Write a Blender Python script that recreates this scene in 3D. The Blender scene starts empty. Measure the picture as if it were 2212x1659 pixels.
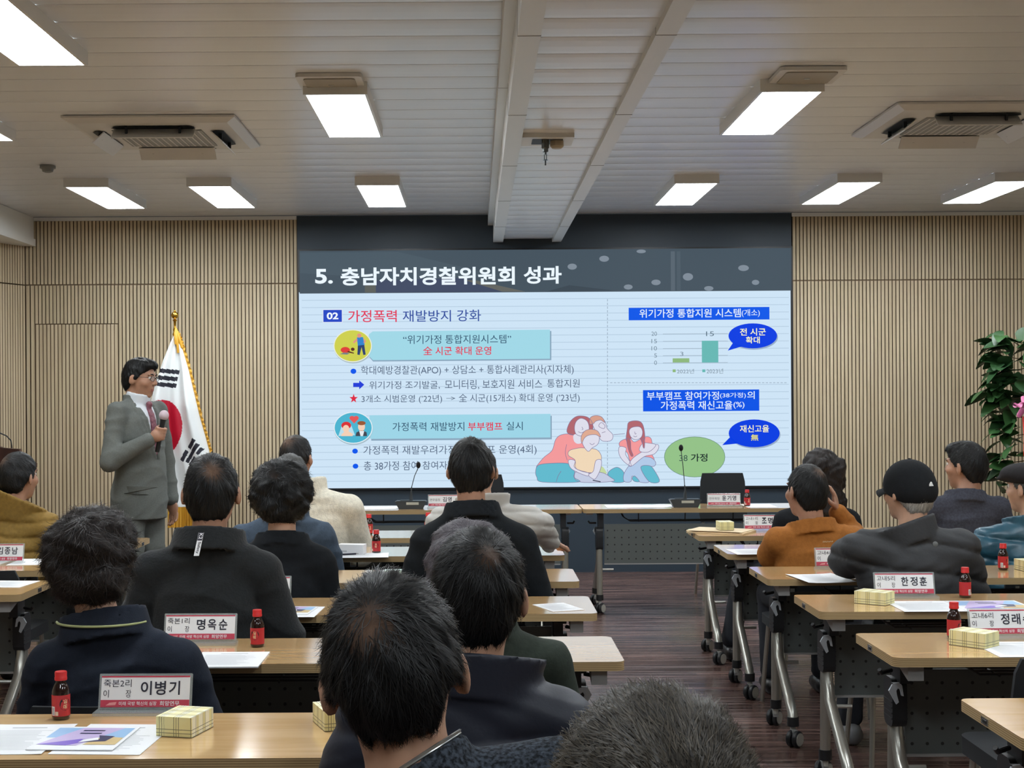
import bpy, bmesh, math, random
import numpy as np
from mathutils import Vector, Matrix

PI = math.pi
C = bpy.context.scene.collection
SC = bpy.context.scene

# ------------------------------------------------------------------ camera, world, exposure
FPX, VX, VY, CAMH, ROLL = 3120.0, 1026.0, 855.0, 1.53, 0.0062
cam = bpy.data.cameras.new('camera')
cam.sensor_width = 36.0
cam.lens = FPX / 2212.0 * 36.0
cam.shift_x = (1106.0 - VX) / 2212.0
cam.shift_y = (VY - 829.5) / 2212.0
cam.clip_start = 0.05
cam_o = bpy.data.objects.new('camera', cam)
cam_o.location = (0, 0, CAMH)
cam_o.rotation_euler = (PI / 2, ROLL, 0)
C.objects.link(cam_o)
SC.camera = cam_o

w = bpy.data.worlds.new('room_ambient')
w.use_nodes = True
w.node_tree.nodes['Background'].inputs[0].default_value = (0.6, 0.7, 0.8, 1)
w.node_tree.nodes['Background'].inputs[1].default_value = 0.05
SC.world = w
SC.view_settings.view_transform = 'Standard'
SC.view_settings.look = 'None'
SC.view_settings.exposure = 0.0
SC.view_settings.gamma = 1.0
SC.view_settings.use_curve_mapping = False
LAMP_STRENGTH = 28.0
SLIDE_STRENGTH = 1.0

DW = 12.5          # distance of the front wall
CEIL = 3.0925      # ceiling height
TH = 0.73          # table height


def at(px, py, Y):
    """the point at distance Y that the photo shows at pixel (px, py)"""
    dx, dy = px - VX, VY - py
    c, s = math.cos(ROLL), math.sin(ROLL)
    return Vector(((dx * c + dy * s) * Y / FPX, Y, CAMH + (-dx * s + dy * c) * Y / FPX))


def on_z(px, py, z):
    """the point at height z that the photo shows at pixel (px, py)"""
    p = at(px, py, 1.0)
    k = (z - CAMH) / (p.z - CAMH)
    return Vector((p.x * k, k, z))


# ------------------------------------------------------------------ materials
def lin(c):
    return tuple(((v / 255.0) / 12.92 if v / 255.0 <= 0.04045 else ((v / 255.0 + 0.055) / 1.055) ** 2.4) for v in c) + (1.0,)


MATS = {}


def mat(name, rgb=(128, 128, 128), rough=0.6, metal=0.0, spec=0.5, coat=0.0, sheen=0.0, emit=None, estr=1.0,
        var=0.0, vscale=8.0, vstretch=(1, 1, 1), bump=0.0, bscale=200.0, trans=0.0, sss=0.0, alpha=1.0, coords='Object', rgb2=None):
    if name in MATS:
        return MATS[name]
    m = bpy.data.materials.new(name)
    m.use_nodes = True
    nt = m.node_tree
    b = nt.nodes['Principled BSDF']
    b.inputs['Base Color'].default_value = lin(rgb)
    b.inputs['Roughness'].default_value = rough
    b.inputs['Metallic'].default_value = metal
    b.inputs['Specular IOR Level'].default_value = spec
    b.inputs['Coat Weight'].default_value = coat
    b.inputs['Coat Roughness'].default_value = 0.15
    b.inputs['Sheen Weight'].default_value = sheen
    b.inputs['Sheen Roughness'].default_value = 0.6
    b.inputs['Transmission Weight'].default_value = trans
    b.inputs['Alpha'].default_value = alpha
    if sss:
        b.inputs['Subsurface Weight'].default_value = sss
        b.inputs['Subsurface Radius'].default_value = (0.012, 0.005, 0.003)
        b.inputs['Subsurface Scale'].default_value = 0.6
    if emit:
        b.inputs['Emission Color'].default_value = lin(emit)
        b.inputs['Emission Strength'].default_value = estr
    if var or bump or rgb2:
        tc = nt.nodes.new('ShaderNodeTexCoord')
        mp = nt.nodes.new('ShaderNodeMapping')
        mp.inputs['Scale'].default_value = vstretch
        nt.links.new(tc.outputs[coords], mp.inputs[0])
        if var or rgb2:
            n = nt.nodes.new('ShaderNodeTexNoise')
            n.inputs['Scale'].default_value = vscale
            n.inputs['Detail'].default_value = 5
            nt.links.new(mp.outputs[0], n.inputs[0])
            mx = nt.nodes.new('ShaderNodeMix')
            mx.data_type = 'RGBA'
            a = lin(rgb)
            if rgb2:
                mx.inputs[6].default_value = a
                mx.inputs[7].default_value = lin(rgb2)
            else:
                mx.inputs[6].default_value = tuple(v * (1 - var) for v in a[:3]) + (1,)
                mx.inputs[7].default_value = tuple(min(1, v * (1 + var)) for v in a[:3]) + (1,)
            r = nt.nodes.new('ShaderNodeValToRGB')
            r.color_ramp.elements[0].position = 0.38
            r.color_ramp.elements[1].position = 0.62
            nt.links.new(n.outputs[0], r.inputs[0])
            nt.links.new(r.outputs[0], mx.inputs[0])
            nt.links.new(mx.outputs[2], b.inputs['Base Color'])
        if bump:
            n2 = nt.nodes.new('ShaderNodeTexNoise')
            n2.inputs['Scale'].default_value = bscale
            n2.inputs['Detail'].default_value = 3
            nt.links.new(mp.outputs[0], n2.inputs[0])
            bp = nt.nodes.new('ShaderNodeBump')
            bp.inputs['Strength'].default_value = bump
            bp.inputs['Distance'].default_value = 0.004
            nt.links.new(n2.outputs[0], bp.inputs['Height'])
            nt.links.new(bp.outputs[0], b.inputs['Normal'])
    MATS[name] = m
    return m


def emat(rgb, k=1.0):
    """a colour shown by the lit display"""
    name = 'display_%d_%d_%d' % tuple(rgb)
    if name in MATS:
        return MATS[name]
    m = bpy.data.materials.new(name)
    m.use_nodes = True
    nt = m.node_tree
    b = nt.nodes['Principled BSDF']
    b.inputs['Base Color'].default_value = (0.003, 0.003, 0.004, 1)
    b.inputs['Roughness'].default_value = 0.45
    b.inputs['Specular IOR Level'].default_value = 0.05
    b.inputs['Emission Color'].default_value = lin(rgb)
    b.inputs['Emission Strength'].default_value = SLIDE_STRENGTH * k
    MATS[name] = m
    return m


def stripes(name, rgb_a, rgb_b, axis, pitch, duty, rough=0.5, coords='Object', coat=0.0):
    """hard stripes of two colours across one object axis"""
    m = mat(name, rgb_a, rough, coat=coat)
    nt = m.node_tree
    b = nt.nodes['Principled BSDF']
    tc = nt.nodes.new('ShaderNodeTexCoord')
    sp = nt.nodes.new('ShaderNodeSeparateXYZ')
    nt.links.new(tc.outputs[coords], sp.inputs[0])
    d = nt.nodes.new('ShaderNodeMath'); d.operation = 'DIVIDE'; d.inputs[1].default_value = pitch
    nt.links.new(sp.outputs[axis], d.inputs[0])
    f = nt.nodes.new('ShaderNodeMath'); f.operation = 'FRACT'
    nt.links.new(d.outputs[0], f.inputs[0])
    g = nt.nodes.new('ShaderNodeMath'); g.operation = 'LESS_THAN'; g.inputs[1].default_value = duty
    nt.links.new(f.outputs[0], g.inputs[0])
    mx = nt.nodes.new('ShaderNodeMix'); mx.data_type = 'RGBA'
    mx.inputs[6].default_value = lin(rgb_a); mx.inputs[7].default_value = lin(rgb_b)
    nt.links.new(g.outputs[0], mx.inputs[0])
    nt.links.new(mx.outputs[2], b.inputs['Base Color'])
    return m


def wood(name, rgb, rgb2, rough, coat=0.0, stretch=(1, 12, 12), scale=3.0, coords='Object'):
    return mat(name, rgb, rough, coat=coat, rgb2=rgb2, vscale=scale, vstretch=stretch, coords=coords)


# ------------------------------------------------------------------ mesh builder
def frame_of(d):
    d = Vector(d).normalized()
    a = Vector((0, 0, 1)) if abs(d.z) < 0.9 else Vector((1, 0, 0))
    u = d.cross(a).normalized()
    return u, d.cross(u).normalized(), d


class MB:
    def __init__(s):
        s.v, s.f, s.m, s.mats = [], [], [], []

    def mi(s, m):
        if m not in s.mats:
            s.mats.append(m)
        return s.mats.index(m)

    def add(s, vs, fs, m):
        o = len(s.v)
        s.v.extend([tuple(p) for p in vs])
        i = s.mi(m)
        for f in fs:
            s.f.append(tuple(o + k for k in f))
            s.m.append(i)
        return s

    def box(s, c, d, m, R=None):
        c = Vector(c)
        hx, hy, hz = d[0] / 2, d[1] / 2, d[2] / 2
        vs = [Vector((x, y, z)) for x in (-hx, hx) for y in (-hy, hy) for z in (-hz, hz)]
        if R is not None:
            vs = [R @ p for p in vs]
        return s.add([c + p for p in vs], [(0, 1, 3, 2), (4, 6, 7, 5), (0, 4, 5, 1), (2, 3, 7, 6), (0, 2, 6, 4), (1, 5, 7, 3)], m)

    def span(s, a, b, m):
        return s.box([(a[i] + b[i]) / 2 for i in range(3)], [abs(b[i] - a[i]) for i in range(3)], m)

    def tube(s, pts, r, m, n=10, caps=True):
        pts = [Vector(p) for p in pts]
        rs = r if isinstance(r, (list, tuple)) else [r] * len(pts)
        vs, fs = [], []
        u = None
        for i, p in enumerate(pts):
            d = (pts[min(i + 1, len(pts) - 1)] - pts[max(i - 1, 0)])
            if u is None:
                u, v, d = frame_of(d)
            else:
                d = d.normalized()
                u = (u - d * u.dot(d)).normalized()
                v = d.cross(u)
            for k in range(n):
                a = 2 * PI * k / n
                vs.append(p + (u * math.cos(a) + v * math.sin(a)) * rs[i])
        for i in range(len(pts) - 1):
            for k in range(n):
                k2 = (k + 1) % n
                fs.append((i * n + k, i * n + k2, (i + 1) * n + k2, (i + 1) * n + k))
        if caps:
            fs.append(tuple(range(n - 1, -1, -1)))
            fs.append(tuple((len(pts) - 1) * n + k for k in range(n)))
        return s.add(vs, fs, m)

    def cyl(s, a, b, r, m, n=16):
        return s.tube([a, b], r, m, n)

    def lathe(s, prof, m, c=(0, 0, 0), n=20, ax=None, mats=None):
        """profile of (radius, height); mats gives one material per profile segment"""
        c = Vector(c)
        R = Matrix.Identity(3) if ax is None else Vector((0, 0, 1)).rotation_difference(Vector(ax)).to_matrix()
        vs = []
        for r, h in prof:
            for k in range(n):
                a = 2 * PI * k / n
                vs.append(c + R @ Vector((r * math.cos(a), r * math.sin(a), h)))
        o = len(s.v)
        s.v.extend([tuple(p) for p in vs])
        for i in range(len(prof) - 1):
            j = s.mi(mats[i] if mats else m)
            for k in range(n):
                k2 = (k + 1) % n
                s.f.append((o + i * n + k, o + i * n + k2, o + (i + 1) * n + k2, o + (i + 1) * n + k))
                s.m.append(j)
        j = s.mi(mats[0] if mats else m)
        s.f.append(tuple(o + k for k in range(n - 1, -1, -1))); s.m.append(j)
        j = s.mi(mats[-1] if mats else m)
        s.f.append(tuple(o + (len(prof) - 1) * n + k for k in range(n))); s.m.append(j)
        return s

    def prism(s, poly, z0, z1, m, side=None, T=None):
        """polygon (x, y) counter-clockwise extruded in z; T maps the points"""
        n = len(poly)
        vs = [Vector((x, y, z0)) for x, y in poly] + [Vector((x, y, z1)) for x, y in poly]
        if T is not None:
            vs = [T @ p for p in vs]
        s.add(vs, [tuple(range(n - 1, -1, -1)), tuple(range(n, 2 * n))], m)
        return s.add(vs, [(k, (k + 1) % n, n + (k + 1) % n, n + k) for k in range(n)], side or m)

    def ball(s, c, r, m, n=12, k=8, R=None):
        r = (r, r, r) if not isinstance(r, (tuple, list)) else r
        c = Vector(c)
        vs, fs = [], []
        for i in range(k + 1):
            t = PI * i / k
            for j in range(n):
                a = 2 * PI * j / n
                p = Vector((r[0] * math.sin(t) * math.cos(a), r[1] * math.sin(t) * math.sin(a), r[2] * math.cos(t)))
                vs.append(c + (R @ p if R is not None else p))
        for i in range(k):
            for j in range(n):
                j2 = (j + 1) % n
                fs.append((i * n + j, (i + 1) * n + j, (i + 1) * n + j2, i * n + j2))
        return s.add(vs, fs, m)

    def build(s, name, parent=None, smooth=False, loc=None, rotz=0.0, weld=False):
        me = bpy.data.meshes.new(name)
        me.from_pydata(s.v, [], s.f)
        for m in s.mats:
            me.materials.append(m)
        me.polygons.foreach_set('material_index', s.m)
        if weld or smooth:
            bm = bmesh.new(); bm.from_mesh(me)
            bmesh.ops.remove_doubles(bm, verts=bm.verts, dist=1e-5)
            bmesh.ops.recalc_face_normals(bm, faces=bm.faces)
            bm.to_mesh(me); bm.free()
        if smooth:
            me.polygons.foreach_set('use_smooth', [True] * len(me.polygons))
            me.set_sharp_from_angle(angle=math.radians(38))
        me.update()
        o = bpy.data.objects.new(name, me)
        C.objects.link(o)
        if parent is not None:
            o.parent = parent
        if loc is not None:
            o.location = loc
        o.rotation_euler.z = rotz
        return o


def rrect(x0, y0, x1, y1, r, n=5):
    p = []
    for cx, cy, a0 in ((x1 - r, y0 + r, -90), (x1 - r, y1 - r, 0), (x0 + r, y1 - r, 90), (x0 + r, y0 + r, 180)):
        for k in range(n + 1):
            a = math.radians(a0 + 90 * k / n)
            p.append((cx + r * math.cos(a), cy + r * math.sin(a)))
    return p


def tag(o, label=None, cat=None, group=None, kind=None):
    if label: o['label'] = label
    if cat: o['category'] = cat
    if group: o['group'] = group
    if kind: o['kind'] = kind
    return o


def empty(name, loc, rotz=0.0, label=None, cat=None, group=None):
    o = bpy.data.objects.new(name, None)
    o.empty_display_size = 0.1
    C.objects.link(o)
    o.location = loc
    o.rotation_euler.z = rotz
    return tag(o, label, cat, group)


def copy_tree(o, parent=None):
    c = o.copy()
    C.objects.link(c)
    c.parent = parent
    for ch in o.children:
        copy_tree(ch, c)
    return c


def place(proto, first, loc, rotz, label, group=None):
    """the prototype itself the first time, then copies of it with copies of its parts"""
    o = proto if first else copy_tree(proto)
    o.location = loc
    o.rotation_euler.z = rotz
    return tag(o, label, None, group)


def struct(o):
    o['kind'] = 'structure'
    return o


# ------------------------------------------------------------------ lettering
_TX = {}


def glyphs(body, bold=0.0):
    key = (body, bold)
    if key not in _TX:
        c = bpy.data.curves.new('lettering', 'FONT')
        c.body = body
        c.size = 1.0
        c.offset = bold
        c.resolution_u = 4
        o = bpy.data.objects.new('lettering', c)
        C.objects.link(o)
        dg = bpy.context.evaluated_depsgraph_get()
        dg.update()
        me = bpy.data.meshes.new_from_object(o.evaluated_get(dg))
        v = [(p.co.x, p.co.y) for p in me.vertices]
        f = [tuple(p.vertices) for p in me.polygons]
        bpy.data.objects.remove(o)
        bpy.data.curves.remove(c)
        bpy.data.meshes.remove(me)
        x0, x1 = min(p[0] for p in v), max(p[0] for p in v)
        y0, y1 = min(p[1] for p in v), max(p[1] for p in v)
        v = [((x - x0) / (x1 - x0), (y - y0) / (y1 - y0)) for x, y in v]
        _TX[key] = (v, f, (x1 - x0) / (y1 - y0))
    return _TX[key]


def put_text(mb, body, org, ux, uy, m, bold=0.0):
    """lettering filling the rectangle org, org+ux, org+uy"""
    v, f, _ = glyphs(body, bold)
    org, ux, uy = Vector(org), Vector(ux), Vector(uy)
    mb.add([org + ux * a + uy * b for a, b in v], f, m)


# ------------------------------------------------------------------ signed distance fields, for bodies, hair and clothes
class Fld:
    def __init__(s, lo, hi, h):
        s.lo = np.array(lo, float)
        s.h = h
        s.n = np.ceil((np.array(hi, float) - s.lo) / h).astype(int) + 1
        s.d = np.full(s.n, 0.5, np.float32)
        s.ax = [(s.lo[i] + h * np.arange(s.n[i])).astype(np.float32) for i in range(3)]

    def sl(s, lo, hi):
        r = []
        for i in range(3):
            a = int(max(0, math.floor((lo[i] - s.lo[i]) / s.h)))
            b = int(min(s.n[i], math.ceil((hi[i] - s.lo[i]) / s.h) + 1))
            if b <= a:
                return None
            r.append(slice(a, b))
        return tuple(r)

    def app(s, fn, lo, hi, k, op):
        mg = k + 3 * s.h
        q = s.sl([v - mg for v in lo], [v + mg for v in hi])
        if q is None:
            return s
        x = s.ax[0][q[0]][:, None, None]; y = s.ax[1][q[1]][None, :, None]; z = s.ax[2][q[2]][None, None, :]
        b = fn(x, y, z)
        a = s.d[q]
        k = max(k, 1e-4)
        if op == 'u':
            t = np.clip(0.5 + 0.5 * (a - b) / k, 0, 1)
            s.d[q] = a * (1 - t) + b * t - k * t * (1 - t)
        elif op == 's':
            t = np.clip(0.5 - 0.5 * (a + b) / k, 0, 1)
            s.d[q] = a * (1 - t) - b * t + k * t * (1 - t)
        return s

    def ell(s, c, r, k=0.02, R=None, op='u'):
        c = np.array(c, float)
        r = np.array(r if isinstance(r, (tuple, list)) else (r, r, r), float)
        mr = r.max() if R is not None else None
        lo, hi = (c - mr, c + mr) if R is not None else (c - r, c + r)
        Rt = None if R is None else np.array(R.transposed())

        def fn(x, y, z):
            x, y, z = x - c[0], y - c[1], z - c[2]
            if Rt is not None:
                x, y, z = (Rt[0][0] * x + Rt[0][1] * y + Rt[0][2] * z, Rt[1][0] * x + Rt[1][1] * y + Rt[1][2] * z,
                           Rt[2][0] * x + Rt[2][1] * y + Rt[2][2] * z)
            k0 = np.sqrt((x / r[0]) ** 2 + (y / r[1]) ** 2 + (z / r[2]) ** 2)
            k1 = np.sqrt((x / r[0] ** 2) ** 2 + (y / r[1] ** 2) ** 2 + (z / r[2] ** 2) ** 2) + 1e-6
            return k0 * (k0 - 1) / k1
        return s.app(fn, lo, hi, k, op)

    def rc(s, a, b, ra, rb, k=0.02, op='u'):
        a, b = np.array(a, float), np.array(b, float)
        ba = b - a
        L = (ba ** 2).sum() + 1e-9
        m = max(ra, rb)

        def fn(x, y, z):
            x, y, z = x - a[0], y - a[1], z - a[2]
            t = np.clip((x * ba[0] + y * ba[1] + z * ba[2]) / L, 0, 1)
            return np.sqrt((x - t * ba[0]) ** 2 + (y - t * ba[1]) ** 2 + (z - t * ba[2]) ** 2) - (ra + (rb - ra) * t)
        return s.app(fn, np.minimum(a, b) - m, np.maximum(a, b) + m, k, op)

    def shell(s, a, b, ra, rb, th, k=0.008, ex=1.0, op='u'):
        """a tube wall around the axis a-b (a collar)"""
        a, b = np.array(a, float), np.array(b, float)
        ba = b - a
        L = math.sqrt((ba ** 2).sum())
        ba = ba / L
        m = max(ra, rb) + th

        def fn(x, y, z):
            x, y, z = x - a[0], y - a[1], z - a[2]
            t = x * ba[0] + y * ba[1] + z * ba[2]
            qx, qy, qz = x - t * ba[0], (y - t * ba[1]), z - t * ba[2]
            rad = np.sqrt((qx / ex) ** 2 + qy ** 2 + qz ** 2)
            u = np.clip(t / L, 0, 1)
            dr = np.abs(rad - (ra + (rb - ra) * u)) - th * 0.55
            dt = np.abs(t - L / 2) - L / 2
            return np.maximum(dr, dt) + 0 * x
        return s.app(fn, np.minimum(a, b) - m, np.maximum(a, b) + m, k, op)

    def grid(s):
        return s.ax[0][:, None, None], s.ax[1][None, :, None], s.ax[2][None, None, :]

    def cut(s, fn):
        """keep only where fn < 0"""
        s.d = np.maximum(s.d, fn(*s.grid())).astype(np.float32)
        return s

    def disp(s, fn):
        near = np.abs(s.d) < 0.06
        s.d = np.where(near, s.d + fn(*s.grid()), s.d).astype(np.float32)
        return s

    def nets(s):
        d = s.d.copy()
        d[0], d[-1] = 0.5, 0.5
        d[:, 0], d[:, -1] = 0.5, 0.5
        d[:, :, 0], d[:, :, -1] = 0.5, 0.5
        ins = d < 0
        nx, ny, nz = d.shape
        cnt = np.zeros((nx - 1, ny - 1, nz - 1), np.int8)
        offs = [(i, j, k) for i in (0, 1) for j in (0, 1) for k in (0, 1)]
        for i, j, k in offs:
            cnt += ins[i:nx - 1 + i, j:ny - 1 + j, k:nz - 1 + k]
        I = np.argwhere((cnt > 0) & (cnt < 8))
        idx = np.full(cnt.shape, -1, np.int32)
        idx[I[:, 0], I[:, 1], I[:, 2]] = np.arange(len(I))
        val = {o: d[I[:, 0] + o[0], I[:, 1] + o[1], I[:, 2] + o[2]] for o in offs}
        acc = np.zeros((len(I), 3)); num = np.zeros(len(I))
        for a in offs:
            for ax in range(3):
                if a[ax]:
                    continue
                b = list(a); b[ax] = 1; b = tuple(b)
                va, vb = val[a], val[b]
                c = (va < 0) != (vb < 0)
                t = np.where(c, va / np.where(c, va - vb, 1), 0)
                p = np.array(a, float)[None] + t[:, None] * (np.array(b, float) - np.array(a, float))[None]
                acc += p * c[:, None]; num += c
        V = s.lo + s.h * (I + acc / num[:, None])
        F = []
        for ax in range(3):
            u, v = (ax + 1) % 3, (ax + 2) % 3
            sa = [slice(None)] * 3; sb = [slice(None)] * 3
            sa[ax] = slice(0, -1); sb[ax] = slice(1, None)
            ch = ins[tuple(sa)] != ins[tuple(sb)]
            E = np.argwhere(ch)
            E = E[(E[:, u] > 0) & (E[:, v] > 0) & (E[:, u] < d.shape[u] - 1) & (E[:, v] < d.shape[v] - 1)]
            fl = ins[E[:, 0], E[:, 1], E[:, 2]]
            q = []
            for du, dv in ((-1, -1), (0, -1), (0, 0), (-1, 0)):
                e = E.copy(); e[:, u] += du; e[:, v] += dv
                q.append(idx[e[:, 0], e[:, 1], e[:, 2]])
            q = np.stack(q, 1)
            q[~fl] = q[~fl][:, ::-1]
            F.append(q)
        return V, np.concatenate(F)

    def sample(s, P):
        g = (P - s.lo) / s.h
        i = np.clip(np.floor(g).astype(int), 0, s.n - 2)
        f = np.clip(g - i, 0, 1)
        r = 0
        for a in (0, 1):
            for b in (0, 1):
                for c in (0, 1):
                    wt = (f[:, 0] if a else 1 - f[:, 0]) * (f[:, 1] if b else 1 - f[:, 1]) * (f[:, 2] if c else 1 - f[:, 2])
                    r = r + wt * s.d[i[:, 0] + a, i[:, 1] + b, i[:, 2] + c]
        return r

    def grad(s, P):
        e = s.h * 0.9
        g = np.stack([s.sample(P + np.eye(3)[i] * e) - s.sample(P - np.eye(3)[i] * e) for i in range(3)], 1)
        return g / (np.linalg.norm(g, axis=1, keepdims=True) + 1e-9)


def np_mesh(name, V, F, m, parent=None, smooth=True, attrs=None):
    me = bpy.data.meshes.new(name)
    me.vertices.add(len(V))
    me.vertices.foreach_set('co', np.asarray(V, np.float32).ravel())
    me.loops.add(F.size)
    me.loops.foreach_set('vertex_index', F.astype(np.int32).ravel())
    me.polygons.add(len(F))
    k = F.shape[1]
    me.polygons.foreach_set('loop_start', np.arange(0, F.size, k, dtype=np.int32))
    me.polygons.foreach_set('loop_total', np.full(len(F), k, np.int32))
    me.update(calc_edges=True)
    if smooth:
        me.polygons.foreach_set('use_smooth', np.ones(len(F), bool))
    for mm in (m if isinstance(m, (list, tuple)) else [m]):
        me.materials.append(mm)
    for an, (tp, data) in (attrs or {}).items():
        at_ = me.attributes.new(an, tp, 'POINT')
        at_.data.foreach_set('vector' if tp == 'FLOAT_VECTOR' else 'value', np.asarray(data, np.float32).ravel())
    me.validate()
    o = bpy.data.objects.new(name, me)
    C.objects.link(o)
    if parent is not None:
        o.parent = parent
    return o

# ------------------------------------------------------------------ the room
M_slat = wood('oak_slat', (206, 189, 158), (187, 170, 139), 0.6, stretch=(55, 55, 1.2), scale=1.0)
M_groove = mat('slat_groove', (122, 102, 80), 0.9)
M_ceil = mat('white_ceiling_panel', (216, 219, 222), 0.30, spec=0.6)
M_ceil_gap = mat('ceiling_joint', (120, 120, 118), 0.7)
M_white = mat('white_paint', (222, 223, 220), 0.5)
M_navy = mat('dark_navy_panel', (44, 58, 70), 0.5, bump=0.05, bscale=60)
M_plain = mat('beige_wall', (190, 176, 152), 0.8)


def floor_mat():
    m = mat('dark_wood_floor', (96, 70, 62), 0.2, spec=0.8)
    nt = m.node_tree
    b = nt.nodes['Principled BSDF']
    tc = nt.nodes.new('ShaderNodeTexCoord')
    mp = nt.nodes.new('ShaderNodeMapping'); mp.inputs['Scale'].default_value = (0.6, 14, 1)
    nt.links.new(tc.outputs['Object'], mp.inputs[0])
    n = nt.nodes.new('ShaderNodeTexNoise'); n.inputs['Scale'].default_value = 2.2; n.inputs['Detail'].default_value = 6
    nt.links.new(mp.outputs[0], n.inputs[0])
    br = nt.nodes.new('ShaderNodeTexBrick')
    br.inputs['Scale'].default_value = 1.0
    br.inputs['Brick Width'].default_value = 1.2
    br.inputs['Row Height'].default_value = 0.075
    br.inputs['Mortar Size'].default_value = 0.003
    br.inputs['Color1'].default_value = (0.75, 0.75, 0.75, 1); br.inputs['Color2'].default_value = (1.15, 1.1, 1.1, 1)
    br.inputs['Mortar'].default_value = (0.35, 0.35, 0.35, 1)
    nt.links.new(tc.outputs['Object'], br.inputs[0])
    r = nt.nodes.new('ShaderNodeValToRGB')
    r.color_ramp.elements[0].color = lin((70, 52, 47)); r.color_ramp.elements[0].position = 0.35
    r.color_ramp.elements[1].color = lin((122, 96, 88)); r.color_ramp.elements[1].position = 0.65
    nt.links.new(n.outputs[0], r.inputs[0])
    mx = nt.nodes.new('ShaderNodeMix'); mx.data_type = 'RGBA'; mx.blend_type = 'MULTIPLY'; mx.inputs[0].default_value = 1
    nt.links.new(r.outputs[0], mx.inputs[6]); nt.links.new(br.outputs[0], mx.inputs[7])
    nt.links.new(mx.outputs[2], b.inputs['Base Color'])
    rr = nt.nodes.new('ShaderNodeMapRange'); rr.inputs[1].default_value = .35; rr.inputs[2].default_value = .65; rr.inputs[3].default_value = .12; rr.inputs[4].default_value = .34
    nt.links.new(n.outputs[0], rr.inputs[0]); nt.links.new(rr.outputs[0], b.inputs['Roughness'])
    bp = nt.nodes.new('ShaderNodeBump'); bp.inputs['Strength'].default_value = 0.4; bp.inputs['Distance'].default_value = 0.006
    nt.links.new(n.outputs[0], bp.inputs['Height'])
    nt.links.new(bp.outputs[0], b.inputs['Normal'])
    return m


RX0, RX1, RY0 = -5.2, 6.0, -2.5
mb = MB(); mb.span((RX0 - .1, RY0, -.1), (RX1 + .1, DW + .1, 0), floor_mat())
struct(mb.build('floor'))

# ceiling: shallow curved metal panels running across the room
mb = MB()
pitch = 0.27
Y = DW + 0.0
vs, fs = [], []
prof = [(0.0, 0.008), (0.005, 0.0), (0.05, -0.0025), (0.135, -0.004), (0.22, -0.0025), (0.265, 0.0)]
ys = []
while Y > RY0:
    for t, z in prof:
        ys.append((Y - t, CEIL + z + 0.006))
    Y -= pitch
for y, z in ys:
    vs += [(RX0, y, z), (RX1, y, z)]
for i in range(len(ys) - 1):
    fs.append((2 * i, 2 * i + 1, 2 * i + 3, 2 * i + 2))
mb.add(vs, fs, M_ceil)
mb.span((RX0 - .1, RY0, CEIL + 0.03), (RX1 + .1, DW + .1, CEIL + 0.12), M_white)
o = struct(mb.build('ceiling'))

# side and rear walls
mb = MB(); mb.span((RX1, RY0, 0), (RX1 + .1, DW, CEIL), M_plain); struct(mb.build('wall_right'))
mb = MB(); mb.span((RX0 - .1, RY0, 0), (RX0, DW, CEIL), M_plain); struct(mb.build('wall_left'))
mb = MB(); mb.span((RX0 - .1, RY0 - .1, 0), (RX1 + .1, RY0, CEIL), M_plain); struct(mb.build('wall_rear'))


def slats(mb, x0, x1, z0, z1, y=DW, T=None):
    """vertical oak slats with dark grooves between, facing the room"""
    n = max(1, round((x1 - x0) / 0.032))
    p = (x1 - x0) / n
    dep = 0.010
    vs, f1, f2 = [], [], []
    for i in range(n):
        a = x0 + i * p
        xs = [(a, y), (a + p * .24, y), (a + p * .24, y - dep), (a + p, y - dep), (a + p, y)]
        o = len(vs)
        for x, yy in xs:
            vs += [Vector((x, yy, z0)), Vector((x, yy, z1))]
        q = lambda k: (o + 2 * k, o + 2 * k + 2, o + 2 * k + 3, o + 2 * k + 1)
        f2.append(q(0)); f2.append(q(1)); f1.append(q(2)); f2.append(q(3))
    vs2 = [T @ v for v in vs] if T is not None else vs
    o = len(mb.v)
    mb.add(vs2, f1, M_slat)
    i2 = mb.mi(M_groove)
    for f in f2:
        mb.f.append(tuple(o + k for k in f)); mb.m.append(i2)
    # closed ends above and below
    a = [Vector((x0, y - dep, z1)), Vector((x1, y - dep, z1)), Vector((x1, y, z1)), Vector((x0, y, z1))]
    b = [Vector((v.x, v.y, z0)) for v in a]
    if T is not None:
        a = [T @ v for v in a]; b = [T @ v for v in b]
    mb.add(a, [(0, 1, 2, 3)], M_groove); mb.add(b, [(0, 3, 2, 1)], M_groove)


ZS = 2.511            # horizontal joint of the panelling
SX0, SX1 = -1.528, 2.742
CX = -3.885           # where the front wall meets the angled wall
DX0, DX1, DZ = -3.80, -3.085, 2.168
mb = MB()
mb.span((RX0, DW, 0), (RX1, DW + .1, CEIL), M_groove)
slats(mb, CX, SX0 - .006, ZS + .006, CEIL - .03)
slats(mb, CX, DX0 - .006, 0.06, ZS - .006)
slats(mb, DX0 - .006, DX1 + .002, DZ + .008, ZS - .006)
slats(mb, DX1 + .002, SX0 - .006, 0.06, ZS - .006)
slats(mb, SX1 + .006, RX1, ZS + .004, CEIL - .03)
slats(mb, SX1 + .006, RX1, 0.06, ZS - .008)
o = struct(mb.build('wall_front'))
mb = MB(); slats(mb, DX0, DX1, 0.0, DZ, y=DW - .002)
struct(mb.build('door_1'))
mb = MB()
for a, b in ((RX0, SX0 - .004), (SX1 + .004, RX1)):
    mb.span((a, DW - .02, 0), (b, DW, .06), M_groove)
struct(mb.build('baseboard_front'))
mb = MB()
for a, b in ((CX, SX0 - .004), (SX1 + .004, RX1)):
    mb.span((a, DW - .03, CEIL - .03), (b, DW, CEIL), M_white)
struct(mb.build('trim_1'))
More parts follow.
